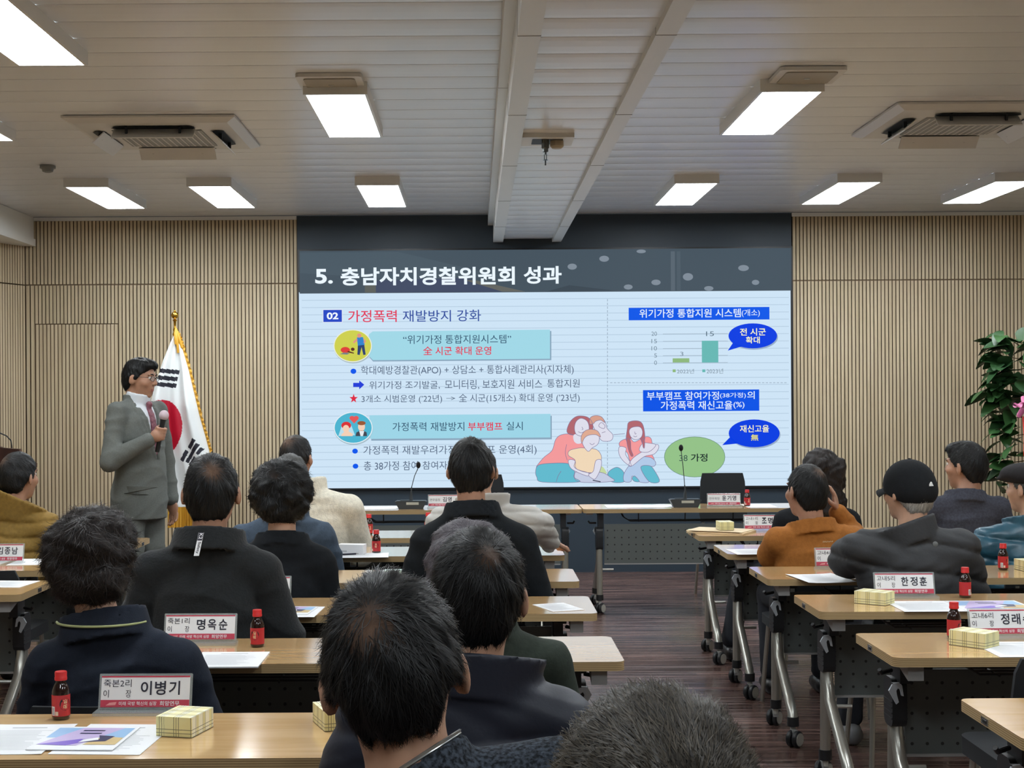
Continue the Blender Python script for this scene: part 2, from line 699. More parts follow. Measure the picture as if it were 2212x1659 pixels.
# dark panels above and below the display
mb = MB(); mb.span((SX0, DW - .02, 2.775), (SX1, DW, CEIL), M_navy); struct(mb.build('trim_2'))
mb = MB(); mb.span((SX0, DW - .02, 0), (SX1, DW, .74), M_navy); struct(mb.build('trim_3'))
# angled wall on the left
ang = math.atan2(-0.30, -0.125)
T = Matrix.Translation((CX, DW, 0)) @ Matrix.Rotation(ang, 4, 'Z')
# local x runs along the angled wall; its slats must face the room
Tm = T @ Matrix.Diagonal((1, -1, 1, 1)) @ Matrix.Translation((0, -DW, 0))
mb = MB()
slats(mb, 0.012, 3.4, ZS + .004, CEIL - .03, T=Tm)
slats(mb, 0.012, 3.4, 0.06, ZS - .006, T=Tm)
vs = [T @ Vector(p) for p in ((0, -.02, 0), (3.4, -.02, 0), (3.4, -.02, CEIL), (0, -.02, CEIL))]
mb.add(vs, [(0, 1, 2, 3)], M_groove)
struct(mb.build('wall_angled'))

# soffit along the left side
mb = MB()
mb.span((RX0, RY0, 2.845), (-3.80, DW - .03, CEIL), M_white)
mb.span((-3.82, RY0, 2.843), (-3.785, DW - .03, 2.905), M_white)
struct(mb.build('beam_left'))

# central beam: two edge channels with panels between
mb = MB()
ZB = 2.85
M_beam = mat('beam_white_metal', (212, 214, 212), 0.38)
mb.span((.12, RY0, 3.0), (.165, DW - .021, CEIL), M_beam)
for x0, x1 in ((.165, .250), (.672, .748)):
    y0, y1, r = RY0, DW - .35, .05
    mb.span((x0, RY0, ZB + .0), (x1, DW - .40, CEIL), M_beam)
    # rounded end
    pr = [(DW - .40, ZB), (DW - .40, CEIL), (DW - .021, CEIL)]
    pr += [(DW - .021 - .05 + .05 * math.cos(a), ZB + .05 + .05 * math.sin(a)) for a in [-math.pi / 2 * k / 5 for k in range(6)]]
    n = len(pr)
    mb.add([(x0, y, z) for y, z in pr] + [(x1, y, z) for y, z in pr],
           [tuple(range(n - 1, -1, -1)), tuple(range(n, 2 * n))] + [(k, (k + 1) % n, n + (k + 1) % n, n + k) for k in range(n)], M_beam)
    yy = DW - 1.2
    while yy > RY0:                                   # joints of the channel sections
        mb.span((x0 - .001, yy, ZB - .0012), (x1 + .001, yy + .004, ZB + .2), M_ceil_gap)
        yy -= 1.5
mb.span((.12 - .001, 6.9, 2.999), (.1652, 6.904, CEIL), M_ceil_gap)
Y = DW - .03
vs, fs, ys = [], [], []
while Y > RY0:
    for t, z in prof:
        ys.append((Y - t, ZB + .032 + z))
    Y -= pitch
for y, z in ys:
    vs += [(.250, y, z), (.672, y, z)]
for i in range(len(ys) - 1):
    fs.append((2 * i, 2 * i + 1, 2 * i + 3, 2 * i + 2))
mb.add(vs, fs, M_ceil)
mb.span((.25, RY0, ZB + .05), (.672, DW - .021, ZB + .09), M_beam)
struct(mb.build('beam_centre'))

# ------------------------------------------------------------------ ceiling lamps
M_lamp = mat('lamp_diffuser', (255, 255, 255), 0.5, emit=(243, 250, 255), estr=LAMP_STRENGTH)
M_lframe = mat('lamp_frame_white', (222, 223, 220), 0.35)


def make_lamp():
    r = empty('ceiling_lamp', (0, 0, CEIL), 0, None, 'lamp')
    m = MB()
    W, L, H, t = .32, 1.20, .06, .014
    m.span((-W / 2, -L / 2, -H), (-W / 2 + t, L / 2, .004), M_lframe)
    m.span((W / 2 - t, -L / 2, -H), (W / 2, L / 2, .004), M_lframe)
    m.span((-W / 2 + t, -L / 2, -H), (W / 2 - t, -L / 2 + t, .004), M_lframe)
    m.span((-W / 2 + t, L / 2 - t, -H), (W / 2 - t, L / 2, .004), M_lframe)
    m.build('frame', r)
    m = MB(); m.span((-W / 2 + t, -L / 2 + t, -H + .006), (W / 2 - t, L / 2 - t, -H + .012), M_lamp)
    m.build('diffuser', r)
    return r


lamp = make_lamp()
LAMPS = [(-2.76, 10.88, 'flat panel lamp near the screen wall, first from the left soffit'),
         (-1.885, 10.88, 'flat panel lamp near the screen wall, second from the left soffit'),
         (-.686, 10.88, 'flat panel lamp near the screen wall, next to the left flank of the central beam'),
         (1.589, 10.88, 'flat panel lamp near the screen wall, first to the right of the central beam'),
         (2.75, 10.88, 'flat panel lamp near the screen wall, second to the right of the central beam'),
         (3.87, 10.88, 'flat panel lamp near the screen wall, cut by the right picture edge'),
         (-.686, 7.78, 'flat panel lamp right behind the square speaker grille left of the beam'),
         (1.588, 7.78, 'flat panel lamp right behind the square speaker grille right of the beam'),
         (-1.90, 5.93, 'largest flat panel lamp, cut by the top left corner of the picture'),
         (-2.83, 7.83, 'flat panel lamp cut by the left picture edge below the corner lamp')]
for i, (x, y, l) in enumerate(LAMPS):
    place(lamp, i == 0, (x, y, CEIL), 0, l, 'ceiling panel lamps')
for x, y in ((2.75, 5.2), (-.686, 4.0), (1.588, 4.0), (-2.83, 3.0), (3.6, 2.6), (-.686, .6), (1.588, .6), (3.9, 7.8)):  # unseen lamps, added beyond the frame for more light in the room
    place(lamp, False, (x, y, CEIL), 0, 'flat panel ceiling lamp added outside the picture to light the room', 'ceiling panel lamps')

# ------------------------------------------------------------------ ceiling cassettes, grilles, detectors
M_ac = mat('ac_panel', (208, 208, 204), 0.45)
M_acg = mat('ac_grille', (150, 152, 148), 0.6)
M_dark = mat('dark_slot', (30, 36, 42), 0.6)


def make_ac():
    r = empty('ceiling_air_conditioner', (0, 0, CEIL), 0, None, 'air conditioner')
    m = MB()
    h = .48
    pts = [(h, .0), (h, -.012), (h - .05, -.035), (.30, -.04)]
    vs, fs = [], []
    for q, z in pts:
        vs += [(-q, -q, z), (q, -q, z), (q, q, z), (-q, q, z)]
    for i in range(3):
        for k in range(4):
            fs.append((4 * i + k, 4 * i + (k + 1) % 4, 4 * i + 4 + (k + 1) % 4, 4 * i + 4 + k))
    fs.append((12, 13, 14, 15))
    m.add(vs, fs, M_ac); m.build('panel', r)
    m = MB()
    m.span((-.255, -.255, -.046), (.255, .255, -.038), M_acg)
    for k in range(14):
        x = -.235 + k * .47 / 13
        m.span((x - .004, -.25, -.049), (x + .004, .25, -.045), M_ac)
    m.build('intake_grille', r)
    for k in range(4):
        R = Matrix.Rotation(k * PI / 2, 3, 'Z')
        m = MB()
        poly = [(-.24, .335), (-.21, .30), (.21, .30), (.24, .335), (.21, .375), (-.21, .375)]
        n = len(poly)
        vs = [R @ Vector((x, y, -.0405 - (0 if y > .34 else .001))) for x, y in poly]
        m.add([v + Vector((0, 0, -.004)) for v in vs], [tuple(range(n))], M_dark)
        s = m.build('air_slot', r)
        m = MB()
        Rt = R @ Matrix.Rotation(math.radians(-42), 3, 'X')
        m.box(R @ Vector((0, .338, -.076)), (.46, .09, .006), M_ac, Rt)
        for e in (-.15, .15):
            m.box(R @ Vector((e, .345, -.058)), (.012, .02, .04), M_dark, R)
        m.build('louvre', s)
    return r


ac = make_ac()
place(ac, True, (-1.80, 8.46, CEIL), 0, 'four-way ceiling air conditioner with open louvres, left of the central beam', 'ceiling air conditioners')
place(ac, False, (2.76, 8.23, CEIL), 0, 'four-way ceiling air conditioner cut by the right picture edge', 'ceiling air conditioners')

M_speck = mat('speaker_mesh', (168, 164, 152), 0.6, bump=.4, bscale=400)


def make_grille():
    r = empty('ceiling_speaker', (0, 0, CEIL), 0, None, 'speaker')
    m = MB()
    for q, z0, z1 in ((.16, -.018, .0),):
        m.prism(rrect(-q, -q, q, q, .02), z0, z1, M_ac)
    m.build('frame', r)
    m = MB(); m.prism(rrect(-.125, -.125, .125, .125, .02), -.024, -.018, M_speck); m.build('grille', r)
    m = MB(); m.span((-.014, -.008, -.027), (.014, .008, -.024), mat('chrome', (220, 225, 228), .2, 1.0)); m.build('indicator', r)
    return r


g = make_grille()
place(g, True, (-.70, 7.13, CEIL), 0, 'square ceiling speaker grille in front of the lamp left of the beam', 'ceiling speakers')
place(g, False, (1.63, 7.05, CEIL), 0, 'square ceiling speaker grille in front of the lamp right of the beam', 'ceiling speakers')

r = empty('sprinkler_plate', (.385, 7.55, ZB + .028), 0, 'square plate with a sprinkler head and a round sensor under the central beam', 'sprinkler')
m = MB(); m.prism(rrect(-.135, -.13, .135, .13, .01), -.022, .012, M_ac); m.prism(rrect(-.08, -.08, .08, .08, .01), -.023, -.0215, M_dark); m.build('plate', r)
m = MB(); m.lathe([(.035, -.022), (.036, -.05), (.024, -.062), (.0, -.064)], mat('sensor_cream', (176, 164, 140), .5), c=(.05, -.02, 0)); m.build('sensor', r)
m = MB(); Mbr = mat('sprinkler_metal', (92, 96, 96), .35, .9)
m.lathe([(.02, -.022), (.02, -.065), (.015, -.07), (.015, -.085), (.006, -.088), (.006, -.10)], Mbr, c=(-.012, -.06, 0))
m.cyl((-.018, -.06, -.10), (-.018, -.06, -.125), .003, Mbr); m.cyl((-.006, -.06, -.10), (-.006, -.06, -.125), .003, Mbr)
m.lathe([(.014, -.126), (.014, -.129)], Mbr, c=(-.012, -.06, 0)); m.cyl((-.012, -.06, -.13), (-.012, -.06, -.155), .004, M_dark)
m.build('sprinkler_head', r, smooth=True)

p = at(103, 358, 1.0); k = (CEIL - CAMH) / (p.z - CAMH)
r = empty('smoke_detector', (p.x * k, k, CEIL), 0, 'small round grey smoke detector on the ceiling at the left', 'smoke detector')
m = MB(); m.lathe([(.052, 0), (.052, -.018)], mat('detector_grey', (128, 130, 126), .5)); m.build('base', r, smooth=True)
m = MB(); m.lathe([(.04, -.018), (.034, -.04), (.018, -.046)], mat('detector_grey'), n=20); m.build('sensor_dome', r, smooth=True)

# ------------------------------------------------------------------ the display with its slide
disp = empty('video_wall_display', ((SX0 + SX1) / 2, DW, .74), 0, 'large lit display on the front wall showing a Korean presentation slide', 'display')
DO = Vector(disp.location)
m = MB()
p0, p1 = at(647, 541.5, DW), at(1709, 1049, DW)
SL, SR, ST, SB = p0.x, p1.x, p0.z, p1.z
m.span(Vector((SL - .012, DW - .05, SB - .012)) - DO, Vector((SR + .012, DW - .0, ST + .006)) - DO, mat('display_casing', (18, 22, 26), .4))
m.build('casing', disp)
SY = DW - .052
sl = MB()


def S(px, py, ly):
    p = at(px, py, SY)
    return Vector((p.x, SY - .0006 * ly, p.z)) - DO


U = SY / FPX         # metres per pixel on the slide


def srect(x0, y0, x1, y1, col, ly):
    c = S((x0 + x1) / 2, (y0 + y1) / 2, ly)
    a, b = abs(x1 - x0) * U / 2, abs(y1 - y0) * U / 2
    sl.add([c + Vector((-a, 0, -b)), c + Vector((a, 0, -b)), c + Vector((a, 0, b)), c + Vector((-a, 0, b))], [(0, 1, 2, 3)], emat(col))


def spoly(pts, col, ly):
    from mathutils.geometry import tessellate_polygon
    v = [S(x, y, ly) for x, y in pts]
    sl.add(v, [tuple(t) for t in tessellate_polygon([[Vector((q.x, q.z, 0)) for q in v]])], emat(col))


def sell(cx, cy, rx, ry, col, ly, n=36, a0=0):
    spoly([(cx + rx * math.cos(2 * PI * k / n + a0), cy + ry * math.sin(2 * PI * k / n + a0)) for k in range(n)], col, ly)


def sline(pts, wd, col, ly):
    for (x0, y0), (x1, y1) in zip(pts, pts[1:]):
        L = math.hypot(x1 - x0, y1 - y0) + 1e-6
        nx, ny = -(y1 - y0) / L * wd / 2, (x1 - x0) / L * wd / 2
        v = [S(x0 + nx, y0 + ny, ly), S(x1 + nx, y1 + ny, ly), S(x1 - nx, y1 - ny, ly), S(x0 - nx, y0 - ny, ly)]
        sl.add(v, [(0, 1, 2, 3)], emat(col))


def smooth_pts(P, closed=True, n=6):
    """Catmull-Rom curve through the points"""
    R, N = [], len(P)
    rng = range(N) if closed else range(N - 1)
    g = lambda i: P[i % N] if closed else P[max(0, min(N - 1, i))]
    for i in rng:
        a, b, c, d = g(i - 1), g(i), g(i + 1), g(i + 2)
        for k in range(n):
            t = k / n
            R.append(tuple(0.5 * (2 * b[j] + (c[j] - a[j]) * t + (2 * a[j] - 5 * b[j] + 4 * c[j] - d[j]) * t * t + (3 * b[j] - a[j] - 3 * c[j] + d[j]) * t ** 3) for j in (0, 1)))
    if not closed:
        R.append(tuple(P[-1]))
    return R


def stext(body, x0, y0, x1, y1, col, ly=9, bold=0.0):
    c = S((x0 + x1) / 2, (y0 + y1) / 2, ly)
    a, b = (x1 - x0) * U, (y1 - y0) * U
    put_text(sl, body, c + Vector((-a / 2, 0, -b / 2)), (a, 0, 0), (0, 0, b), emat(col), bold)


WHT = (206, 228, 246)
srect(647, 628, 1709, 1052, WHT, 0)
srect(647, 539, 1709, 631, (70, 84, 95), 1)
y = 645
while y < 1045:
    srect(652, y, 1704, y + 1.4, (181, 204, 224), 1)
    y += 15.65
# header picture
spoly([(648, 546), (860, 544), (1080, 596), (880, 604), (648, 590)], (75, 90, 101), 2)
spoly([(1230, 616), (1330, 628), (1180, 630)], (62, 74, 84), 2)
spoly([(788, 617), (812, 616), (812, 632), (788, 632)], (92, 96, 92), 2)
spoly([(812, 606), (1000, 600), (1130, 630), (812, 632)], (66, 76, 100), 2)
spoly([(1000, 604), (1030, 606), (1135, 630), (1085, 630)], (100, 102, 98), 3)
for x, y, a, b in ((1236, 576, 10, 6.5), (1305, 559, 10.5, 6.5), (1385, 543, 10, 4), (1357, 620, 9.5, 5.5), (1417, 610, 10, 6), (1486, 598, 11, 8), (1606, 579, 11.5, 6.5), (1632, 610, 8, 5.5), (1531, 623, 10, 5)):
    sell(x, y, a, b, (128, 140, 152), 3, a0=.2)
srect(1449, 543, 1458, 628, (88, 101, 112), 2); srect(1462, 543, 1470, 628, (78, 92, 103), 2)
stext('5.', 681, 581, 719, 613, (236, 247, 255), 9, .03)
stext('충남자치경찰위원회', 736, 577, 1112, 616, (236, 247, 255), 9, .028)
stext('성과', 1131, 575, 1213, 613, (236, 247, 255), 9, .028)
srect(697, 668, 740, 697, (226, 232, 244), 2); srect(698.5, 669.5, 738.5, 695.5, (38, 72, 196), 3)
stext('02', 706, 675, 731, 690, (240, 248, 255), 9, .03)
stext('가정폭력', 752, 670, 857, 696, (226, 56, 88), 9, .008)
stext('재발방지', 870, 670, 974, 695, (48, 76, 158), 9, .004)
stext('강화', 987, 669, 1039, 694, (48, 76, 158), 9, .004)
# banner one
spoly([(804, 718), (1191, 715), (1191, 778), (806, 781), (798, 772), (798, 724)], (140, 168, 190), 2)
spoly([(805, 716), (1188, 712), (1188, 775), (806, 778), (797, 769), (797, 722)], (161, 216, 231), 3)
sell(763, 749, 42, 36, (170, 188, 196), 3); sell(762, 747, 41.5, 35.5, (232, 238, 226), 4); sell(762, 747, 39.5, 33.5, (206, 208, 78), 5)
sell(776, 725, 4.5, 4.5, (224, 148, 132), 7)
spoly([(771, 729), (784, 728), (788, 745), (773, 747)], (48, 132, 206), 6)
spoly([(771, 731), (774, 735), (764, 742), (763, 738)], (224, 148, 132), 6); spoly([(784, 729), (791, 737), (786, 743), (784, 740), (787, 737)], (224, 148, 132), 6)
spoly([(773, 746), (787, 745), (790, 766), (785, 767), (781, 750), (777, 767), (772, 766)], (46, 66, 112), 6)
sell(746, 756, 10, 6.5, (222, 62, 56), 6, a0=.1); sell(762, 754.5, 4, 3.6, (92, 46, 34), 7)
spoly([(734, 765), (744, 761), (756, 763), (750, 766)], (118, 128, 134), 6); spoly([(752, 758), (765, 762), (764, 764), (750, 761)], (92, 46, 34), 7)
stext('“위기가정', 871, 724, 953, 743, (44, 76, 104), 9); stext('통합지원시스템”', 962, 723, 1104, 742, (44, 76, 104), 9)
stext('全 시군 확대 운영', 914, 748, 1061, 767, (226, 50, 78), 9, .008)
TG = (84, 100, 124)
sell(763.5, 802, 6.2, 5.6, (12, 88, 236), 4)
stext('학대예방경찰관(APO) + 상담소 + 통합사례관리사(지자체)', 780, 789, 1239, 811, TG)
spoly([(763, 827), (776, 827), (776, 822), (787, 831), (776, 841), (776, 836), (763, 836)], (36, 62, 216), 4)
stext('위기가정 조기발굴,', 798, 823, 950, 841, TG); stext('모니터링, 보호지원 서비스', 961, 820, 1171, 841, TG); stext('통합지원', 1182, 819, 1252, 837, TG)
spoly([(764 + (9.5 if k % 2 == 0 else 3.8) * math.sin(k * PI / 5), 861 - (10.5 if k % 2 == 0 else 4.2) * math.cos(k * PI / 5)) for k in range(10)], (222, 40, 66), 4)
stext('3개소 시범운영 (’22년)', 781, 853, 955, 872, TG); stext('→', 964, 857, 984, 864, TG); stext('全 시군(15개소) 확대 운영 (’23년)', 991, 850, 1252, 871, TG)
# banner two
spoly([(800, 900), (1192, 898), (1192, 949), (802, 952)], (140, 168, 190), 2); spoly([(798, 897), (1189, 894), (1189, 945), (800, 948)], (157, 213, 231), 3)
sell(764, 926, 43, 35, (165, 188, 200), 3); sell(763, 924, 42, 34.5, (226, 238, 244), 4); sell(763, 924, 40, 32.5, (76, 180, 208), 5)
sell(760.5, 903, 5.5, 4.6, (228, 88, 88), 7); sell(769.5, 903, 5.5, 4.6, (228, 88, 88), 7); spoly([(755.5, 905), (774.5, 905), (765, 915)], (228, 88, 88), 7)
spoly([(740, 914), (757, 914), (767, 940), (731, 942)], (186, 222, 236), 6)
sell(748, 919, 10.5, 8, (216, 50, 54), 7); sell(747.5, 926, 7, 8, (244, 208, 182), 8); spoly([(738, 938), (746, 931), (752, 931), (762, 937), (762, 942), (737, 942)], (244, 208, 182), 7)
sell(781, 914, 9, 4.5, (150, 88, 52), 8); sell(781, 922, 7.5, 9.5, (244, 208, 182), 7); spoly([(768, 942), (770, 934), (779, 930), (785, 930), (792, 934), (793, 942)], (66, 70, 82), 7); spoly([(776, 931), (787, 931), (784, 942), (779, 942)], (228, 234, 238), 8)
stext('가정폭력 재발방지', 848, 912, 1003, 931, (44, 76, 104)); stext('부부캠프', 1011, 912, 1085, 930, (226, 50, 78), 9, .012); stext('실시', 1094, 911, 1129, 929, (44, 76, 104))
sell(767, 974.5, 6, 5.4, (12, 88, 236), 4); stext('가정폭력 재발우려가정 부부캠프 운영(4회)', 785, 962, 1159, 984, TG)
sell(768, 1007, 6, 5.4, (12, 88, 236), 4); stext('총 38가정 참여', 786, 996, 903, 1016, TG); stext('참여자', 913, 996, 966, 1014, TG)
# right side
y = 646
while y < 1034:
    srect(1311.4, y, 1313, min(y + 5, 1035), (160, 178, 196), 2); y += 8
x = 1318
while x < 1696:
    srect(x, 826.0, x + 5, 827.5, (160, 178, 196), 2); x += 8
srect(1358, 664, 1662, 691, (10, 88, 232), 3)
stext('위기가정 통합지원 시스템', 1381, 667, 1600, 686, (222, 236, 252), 9, .012); stext('(개소)', 1602, 668, 1641, 685, (222, 236, 252), 9, .005)
for i, (l, y) in enumerate((('20', 721), ('15', 737), ('10', 752.5), ('5', 768), ('0', 783.5))):
    wd = 12 if len(l) == 2 else 6
    stext(l, 1419 - wd, y - 4.5, 1419, y + 4.5, (120, 140, 156))
    srect(1432, y - .6, 1572, y + .6, (165, 184, 200), 2)
srect(1453, 774, 1489, 783, (142, 184, 126), 4); srect(1516, 736, 1551.5, 783, (104, 184, 180), 4)
stext('3', 1469, 760, 1476, 769, (120, 140, 156)); stext('15', 1525, 716, 1542, 726, (96, 118, 134))
srect(1453, 798, 1459.5, 804, (142, 184, 126), 4); stext('2022년', 1462, 797, 1499, 807, (128, 146, 160)); srect(1517, 798, 1523.5, 804, (104, 184, 180), 4); stext('2023년', 1526, 796, 1562, 807, (128, 146, 160))
srect(1389, 842, 1640, 888, (8, 84, 230), 3)
stext('부부캠프 참여가정', 1397, 846, 1553, 864, (222, 236, 252), 9, .012); stext('(38가정)', 1555, 848, 1611, 861, (222, 236, 252), 9, .008); stext('의', 1614, 845, 1630, 862, (222, 236, 252), 9, .012)
stext('가정폭력 재신고율', 1427, 866, 1582, 885, (222, 236, 252), 9, .012); stext('(%)', 1584, 868, 1608, 883, (222, 236, 252), 9, .008)
for cx, cy, rx, ry, tail in ((1626, 725.5, 52.5, 27, [(1572, 757.5), (1583, 741), (1604, 748)]), (1629, 936, 55, 30, [(1560, 961.5), (1577, 944), (1594, 958)])):
    sell(cx + 2, cy + 3, rx, ry, (150, 172, 200), 2); sell(cx, cy, rx, ry, (6, 62, 226), 4); spoly(tail, (6, 62, 226), 4)
YL = (250, 246, 196)
stext('전 시군', 1598, 709, 1654, 725, YL, 9, .015); stext('확대', 1611, 727, 1641, 742, YL, 9, .015)
stext('재신고율', 1598, 918, 1661, 934, YL, 9, .012); stext('無', 1622, 938, 1638, 952, (244, 236, 96), 9, .01)
sell(1500.5, 987, 66, 44, (110, 148, 128), 4); sell(1500.5, 987, 64.8, 42.8, (148, 194, 136), 5)
stext('38', 1467, 983, 1485, 996, (60, 90, 80)); stext('가정', 1492, 980, 1528, 997, (22, 40, 40), 9, .015)


# the family drawing
def fam(pts, col, ly, line=(150, 120, 140), closed=True, lw=1.0):
    P = [(1140 + x / 3.814, 800 + y / 3.814) for x, y in pts]
    P = smooth_pts(P, closed, 5)
    if col is not None:
        spoly(P, col, ly)
    if line is not None:
        sline(P + ([P[0]] if closed else []), lw, line, ly + .4)


SKN, TEAL, CORAL, BLU, TAN = (222, 222, 236), (98, 186, 206), (243, 154, 156), (178, 202, 232), (240, 216, 184)
LN = (128, 116, 150)
fam([(520, 390), (560, 372), (610, 388), (640, 430), (655, 480), (700, 530), (690, 575), (640, 585), (600, 570), (560, 500), (530, 440)], SKN, 3, LN)
fam([(510, 440), (515, 390), (560, 372), (610, 385), (635, 430), (600, 410), (560, 420), (540, 440)], (214, 160, 140), 4, LN)
fam([(605, 430), (635, 455), (625, 480), (585, 460)], None, 5, LN); fam([(610, 515), (640, 505)], None, 5, LN, False); fam([(705, 530), (800, 522)], None, 4, LN, False)
fam([(322, 500), (345, 430), (390, 385), (440, 375), (500, 390), (535, 440), (530, 500), (480, 520), (400, 530), (350, 530)], (178, 104, 112), 4, LN)
fam([(385, 470), (400, 420), (440, 395), (490, 420), (505, 480), (480, 530), (430, 540), (395, 520)], SKN, 5, LN); fam([(380, 530), (440, 530), (450, 590), (410, 605), (380, 580)], SKN, 5, None)
fam([(415, 505), (440, 515), (465, 505)], None, 6, LN, False); fam([(445, 465), (455, 485), (445, 488)], None, 6, LN, False)
fam([(70, 800), (130, 720), (200, 660), (230, 570), (280, 530), (370, 530), (400, 600), (460, 600), (520, 640), (420, 760), (380, 800), (250, 790), (140, 780)], CORAL, 4, LN)
fam([(320, 610), (310, 680), (325, 740)], None, 5, LN, False)
fam([(65, 830), (90, 780), (200, 765), (340, 770), (385, 830), (380, 880), (420, 920), (120, 920), (75, 880)], TEAL, 5, LN)
fam([(275, 830), (250, 870), (235, 918)], None, 6, LN, False)
fam([(660, 850), (700, 810), (745, 800), (790, 840), (800, 915), (690, 918)], TEAL, 4, LN); fam([(585, 845), (610, 790), (650, 850)], (196, 216, 160), 4, None)
fam([(390, 840), (460, 850), (600, 840), (680, 880), (697, 915), (420, 918)], (196, 204, 226), 5, LN)
fam([(335, 700), (345, 660), (420, 640), (470, 640), (560, 650), (600, 690), (605, 740), (575, 830), (480, 840), (385, 800), (390, 740)], TAN, 6, LN)
fam([(335, 740), (390, 745), (400, 810), (500, 845), (490, 870), (400, 835), (350, 800)], SKN, 6, LN); fam([(560, 745), (605, 740), (600, 810), (560, 890), (530, 890), (500, 860), (540, 830)], SKN, 7, LN)
fam([(445, 560), (460, 510), (520, 495), (570, 510), (590, 560), (575, 610), (530, 640), (500, 668), (470, 640), (450, 600)], SKN, 7, LN)
fam([(445, 600), (440, 545), (470, 500), (520, 485), (575, 500), (600, 550), (560, 530), (500, 535), (465, 560)], (222, 170, 146), 8, LN)
fam([(510, 600), (530, 612), (550, 600)], None, 8.4, LN, False); fam([(535, 905), (600, 918)], None, 8, (60, 60, 80), False, 2)
fam([(820, 480), (830, 430), (880, 415), (930, 425), (955, 470), (965, 560), (945, 600), (920, 560), (850, 560), (835, 600), (810, 570)], (178, 104, 112), 5, LN)
fam([(835, 500), (860, 470), (920, 465), (945, 500), (935, 550), (890, 572), (850, 550)], SKN, 6, LN); fam([(870, 540), (885, 548), (900, 540)], None, 7, LN, False); fam([(880, 505), (885, 525), (895, 520)], None, 7, LN, False)
fam([(755, 620), (770, 580), (840, 560), (880, 590), (960, 550), (1010, 555), (1025, 610), (1020, 680), (1040, 740), (960, 740), (850, 750), (820, 680)], CORAL, 4, LN)
fam([(755, 630), (810, 640), (805, 690), (840, 750), (850, 790), (790, 750), (752, 690)], SKN, 6, LN)
fam([(835, 770), (870, 720), (960, 660), (1060, 610), (1078, 640), (1040, 690), (960, 710), (870, 780), (840, 790)], SKN, 6, LN); fam([(920, 640), (950, 600), (1000, 600), (1055, 615), (1000, 670), (930, 670)], SKN, 7, LN)
fam([(815, 560), (845, 580), (850, 650), (868, 700), (850, 705), (825, 640)], (178, 104, 112), 7, LN); fam([(945, 560), (962, 580), (960, 640), (948, 625)], (178, 104, 112), 7.5, LN)
fam([(795, 915), (790, 860), (830, 790), (900, 720), (1000, 715), (1050, 750), (1040, 790), (940, 800), (1000, 916), (910, 916), (860, 870), (850, 916)], BLU, 5, LN)
fam([(930, 800), (1000, 785), (1040, 820), (1085, 915), (1000, 916)], TEAL, 6, LN); fam([(860, 890), (880, 870), (920, 915), (880, 915)], TEAL, 5.5, LN)
sl.build('slide_picture', disp)

# ------------------------------------------------------------------ folding training tables
M_top = wood('honey_tabletop', (228, 188, 134), (214, 172, 116), 0.12, coat=0.8, stretch=(1.5, 14, 1), scale=2.0)
M_edge = stripes('ply_edge', (190, 164, 120), (140, 112, 76), 2, 0.0056, 0.36, 0.5)
M_steel = mat('silver_tube', (172, 172, 164), 0.3, 0.7)
M_black = mat('black_plastic', (26, 29, 32), 0.45)
M_gplast = mat('grey_plastic', (150, 150, 148), 0.5)
M_lever = mat('pale_grey_lever', (188, 196, 202), 0.4)
M_hub = mat('caster_hub', (186, 186, 178), 0.45)


def perf(name, rgb):
    """sheet metal with a grid of small holes"""
    m = mat(name, rgb, 0.5)
    nt = m.node_tree
    b = nt.nodes['Principled BSDF']
    tc = nt.nodes.new('ShaderNodeTexCoord')
    sp = nt.nodes.new('ShaderNodeSeparateXYZ')
    nt.links.new(tc.outputs['Object'], sp.inputs[0])
    d2 = []
    for ax in (0, 2):
        dv = nt.nodes.new('ShaderNodeMath'); dv.operation = 'DIVIDE'; dv.inputs[1].default_value = 0.05
        nt.links.new(sp.outputs[ax], dv.inputs[0])
        fr = nt.nodes.new('ShaderNodeMath'); fr.operation = 'FRACT'
        nt.links.new(dv.outputs[0], fr.inputs[0])
        su = nt.nodes.new('ShaderNodeMath'); su.operation = 'SUBTRACT'; su.inputs[1].default_value = 0.5
        nt.links.new(fr.outputs[0], su.inputs[0])
        sq = nt.nodes.new('ShaderNodeMath'); sq.operation = 'MULTIPLY'
        nt.links.new(su.outputs[0], sq.inputs[0]); nt.links.new(su.outputs[0], sq.inputs[1])
        d2.append(sq)
    ad = nt.nodes.new('ShaderNodeMath'); ad.operation = 'ADD'
    nt.links.new(d2[0].outputs[0], ad.inputs[0]); nt.links.new(d2[1].outputs[0], ad.inputs[1])
    lt = nt.nodes.new('ShaderNodeMath'); lt.operation = 'LESS_THAN'; lt.inputs[1].default_value = 0.012
    nt.links.new(ad.outputs[0], lt.inputs[0])
    mx = nt.nodes.new('ShaderNodeMix'); mx.data_type = 'RGBA'
    mx.inputs[6].default_value = lin(rgb); mx.inputs[7].default_value = lin((30, 32, 32))
    nt.links.new(lt.outputs[0], mx.inputs[0])
    nt.links.new(mx.outputs[2], b.inputs['Base Color'])
    return m


M_perf = perf('perforated_panel', (90, 96, 94))
M_top.node_tree.nodes['Principled BSDF'].inputs['Specular IOR Level'].default_value = 0.9
TL, TD = 1.796, 0.46        # table length and depth


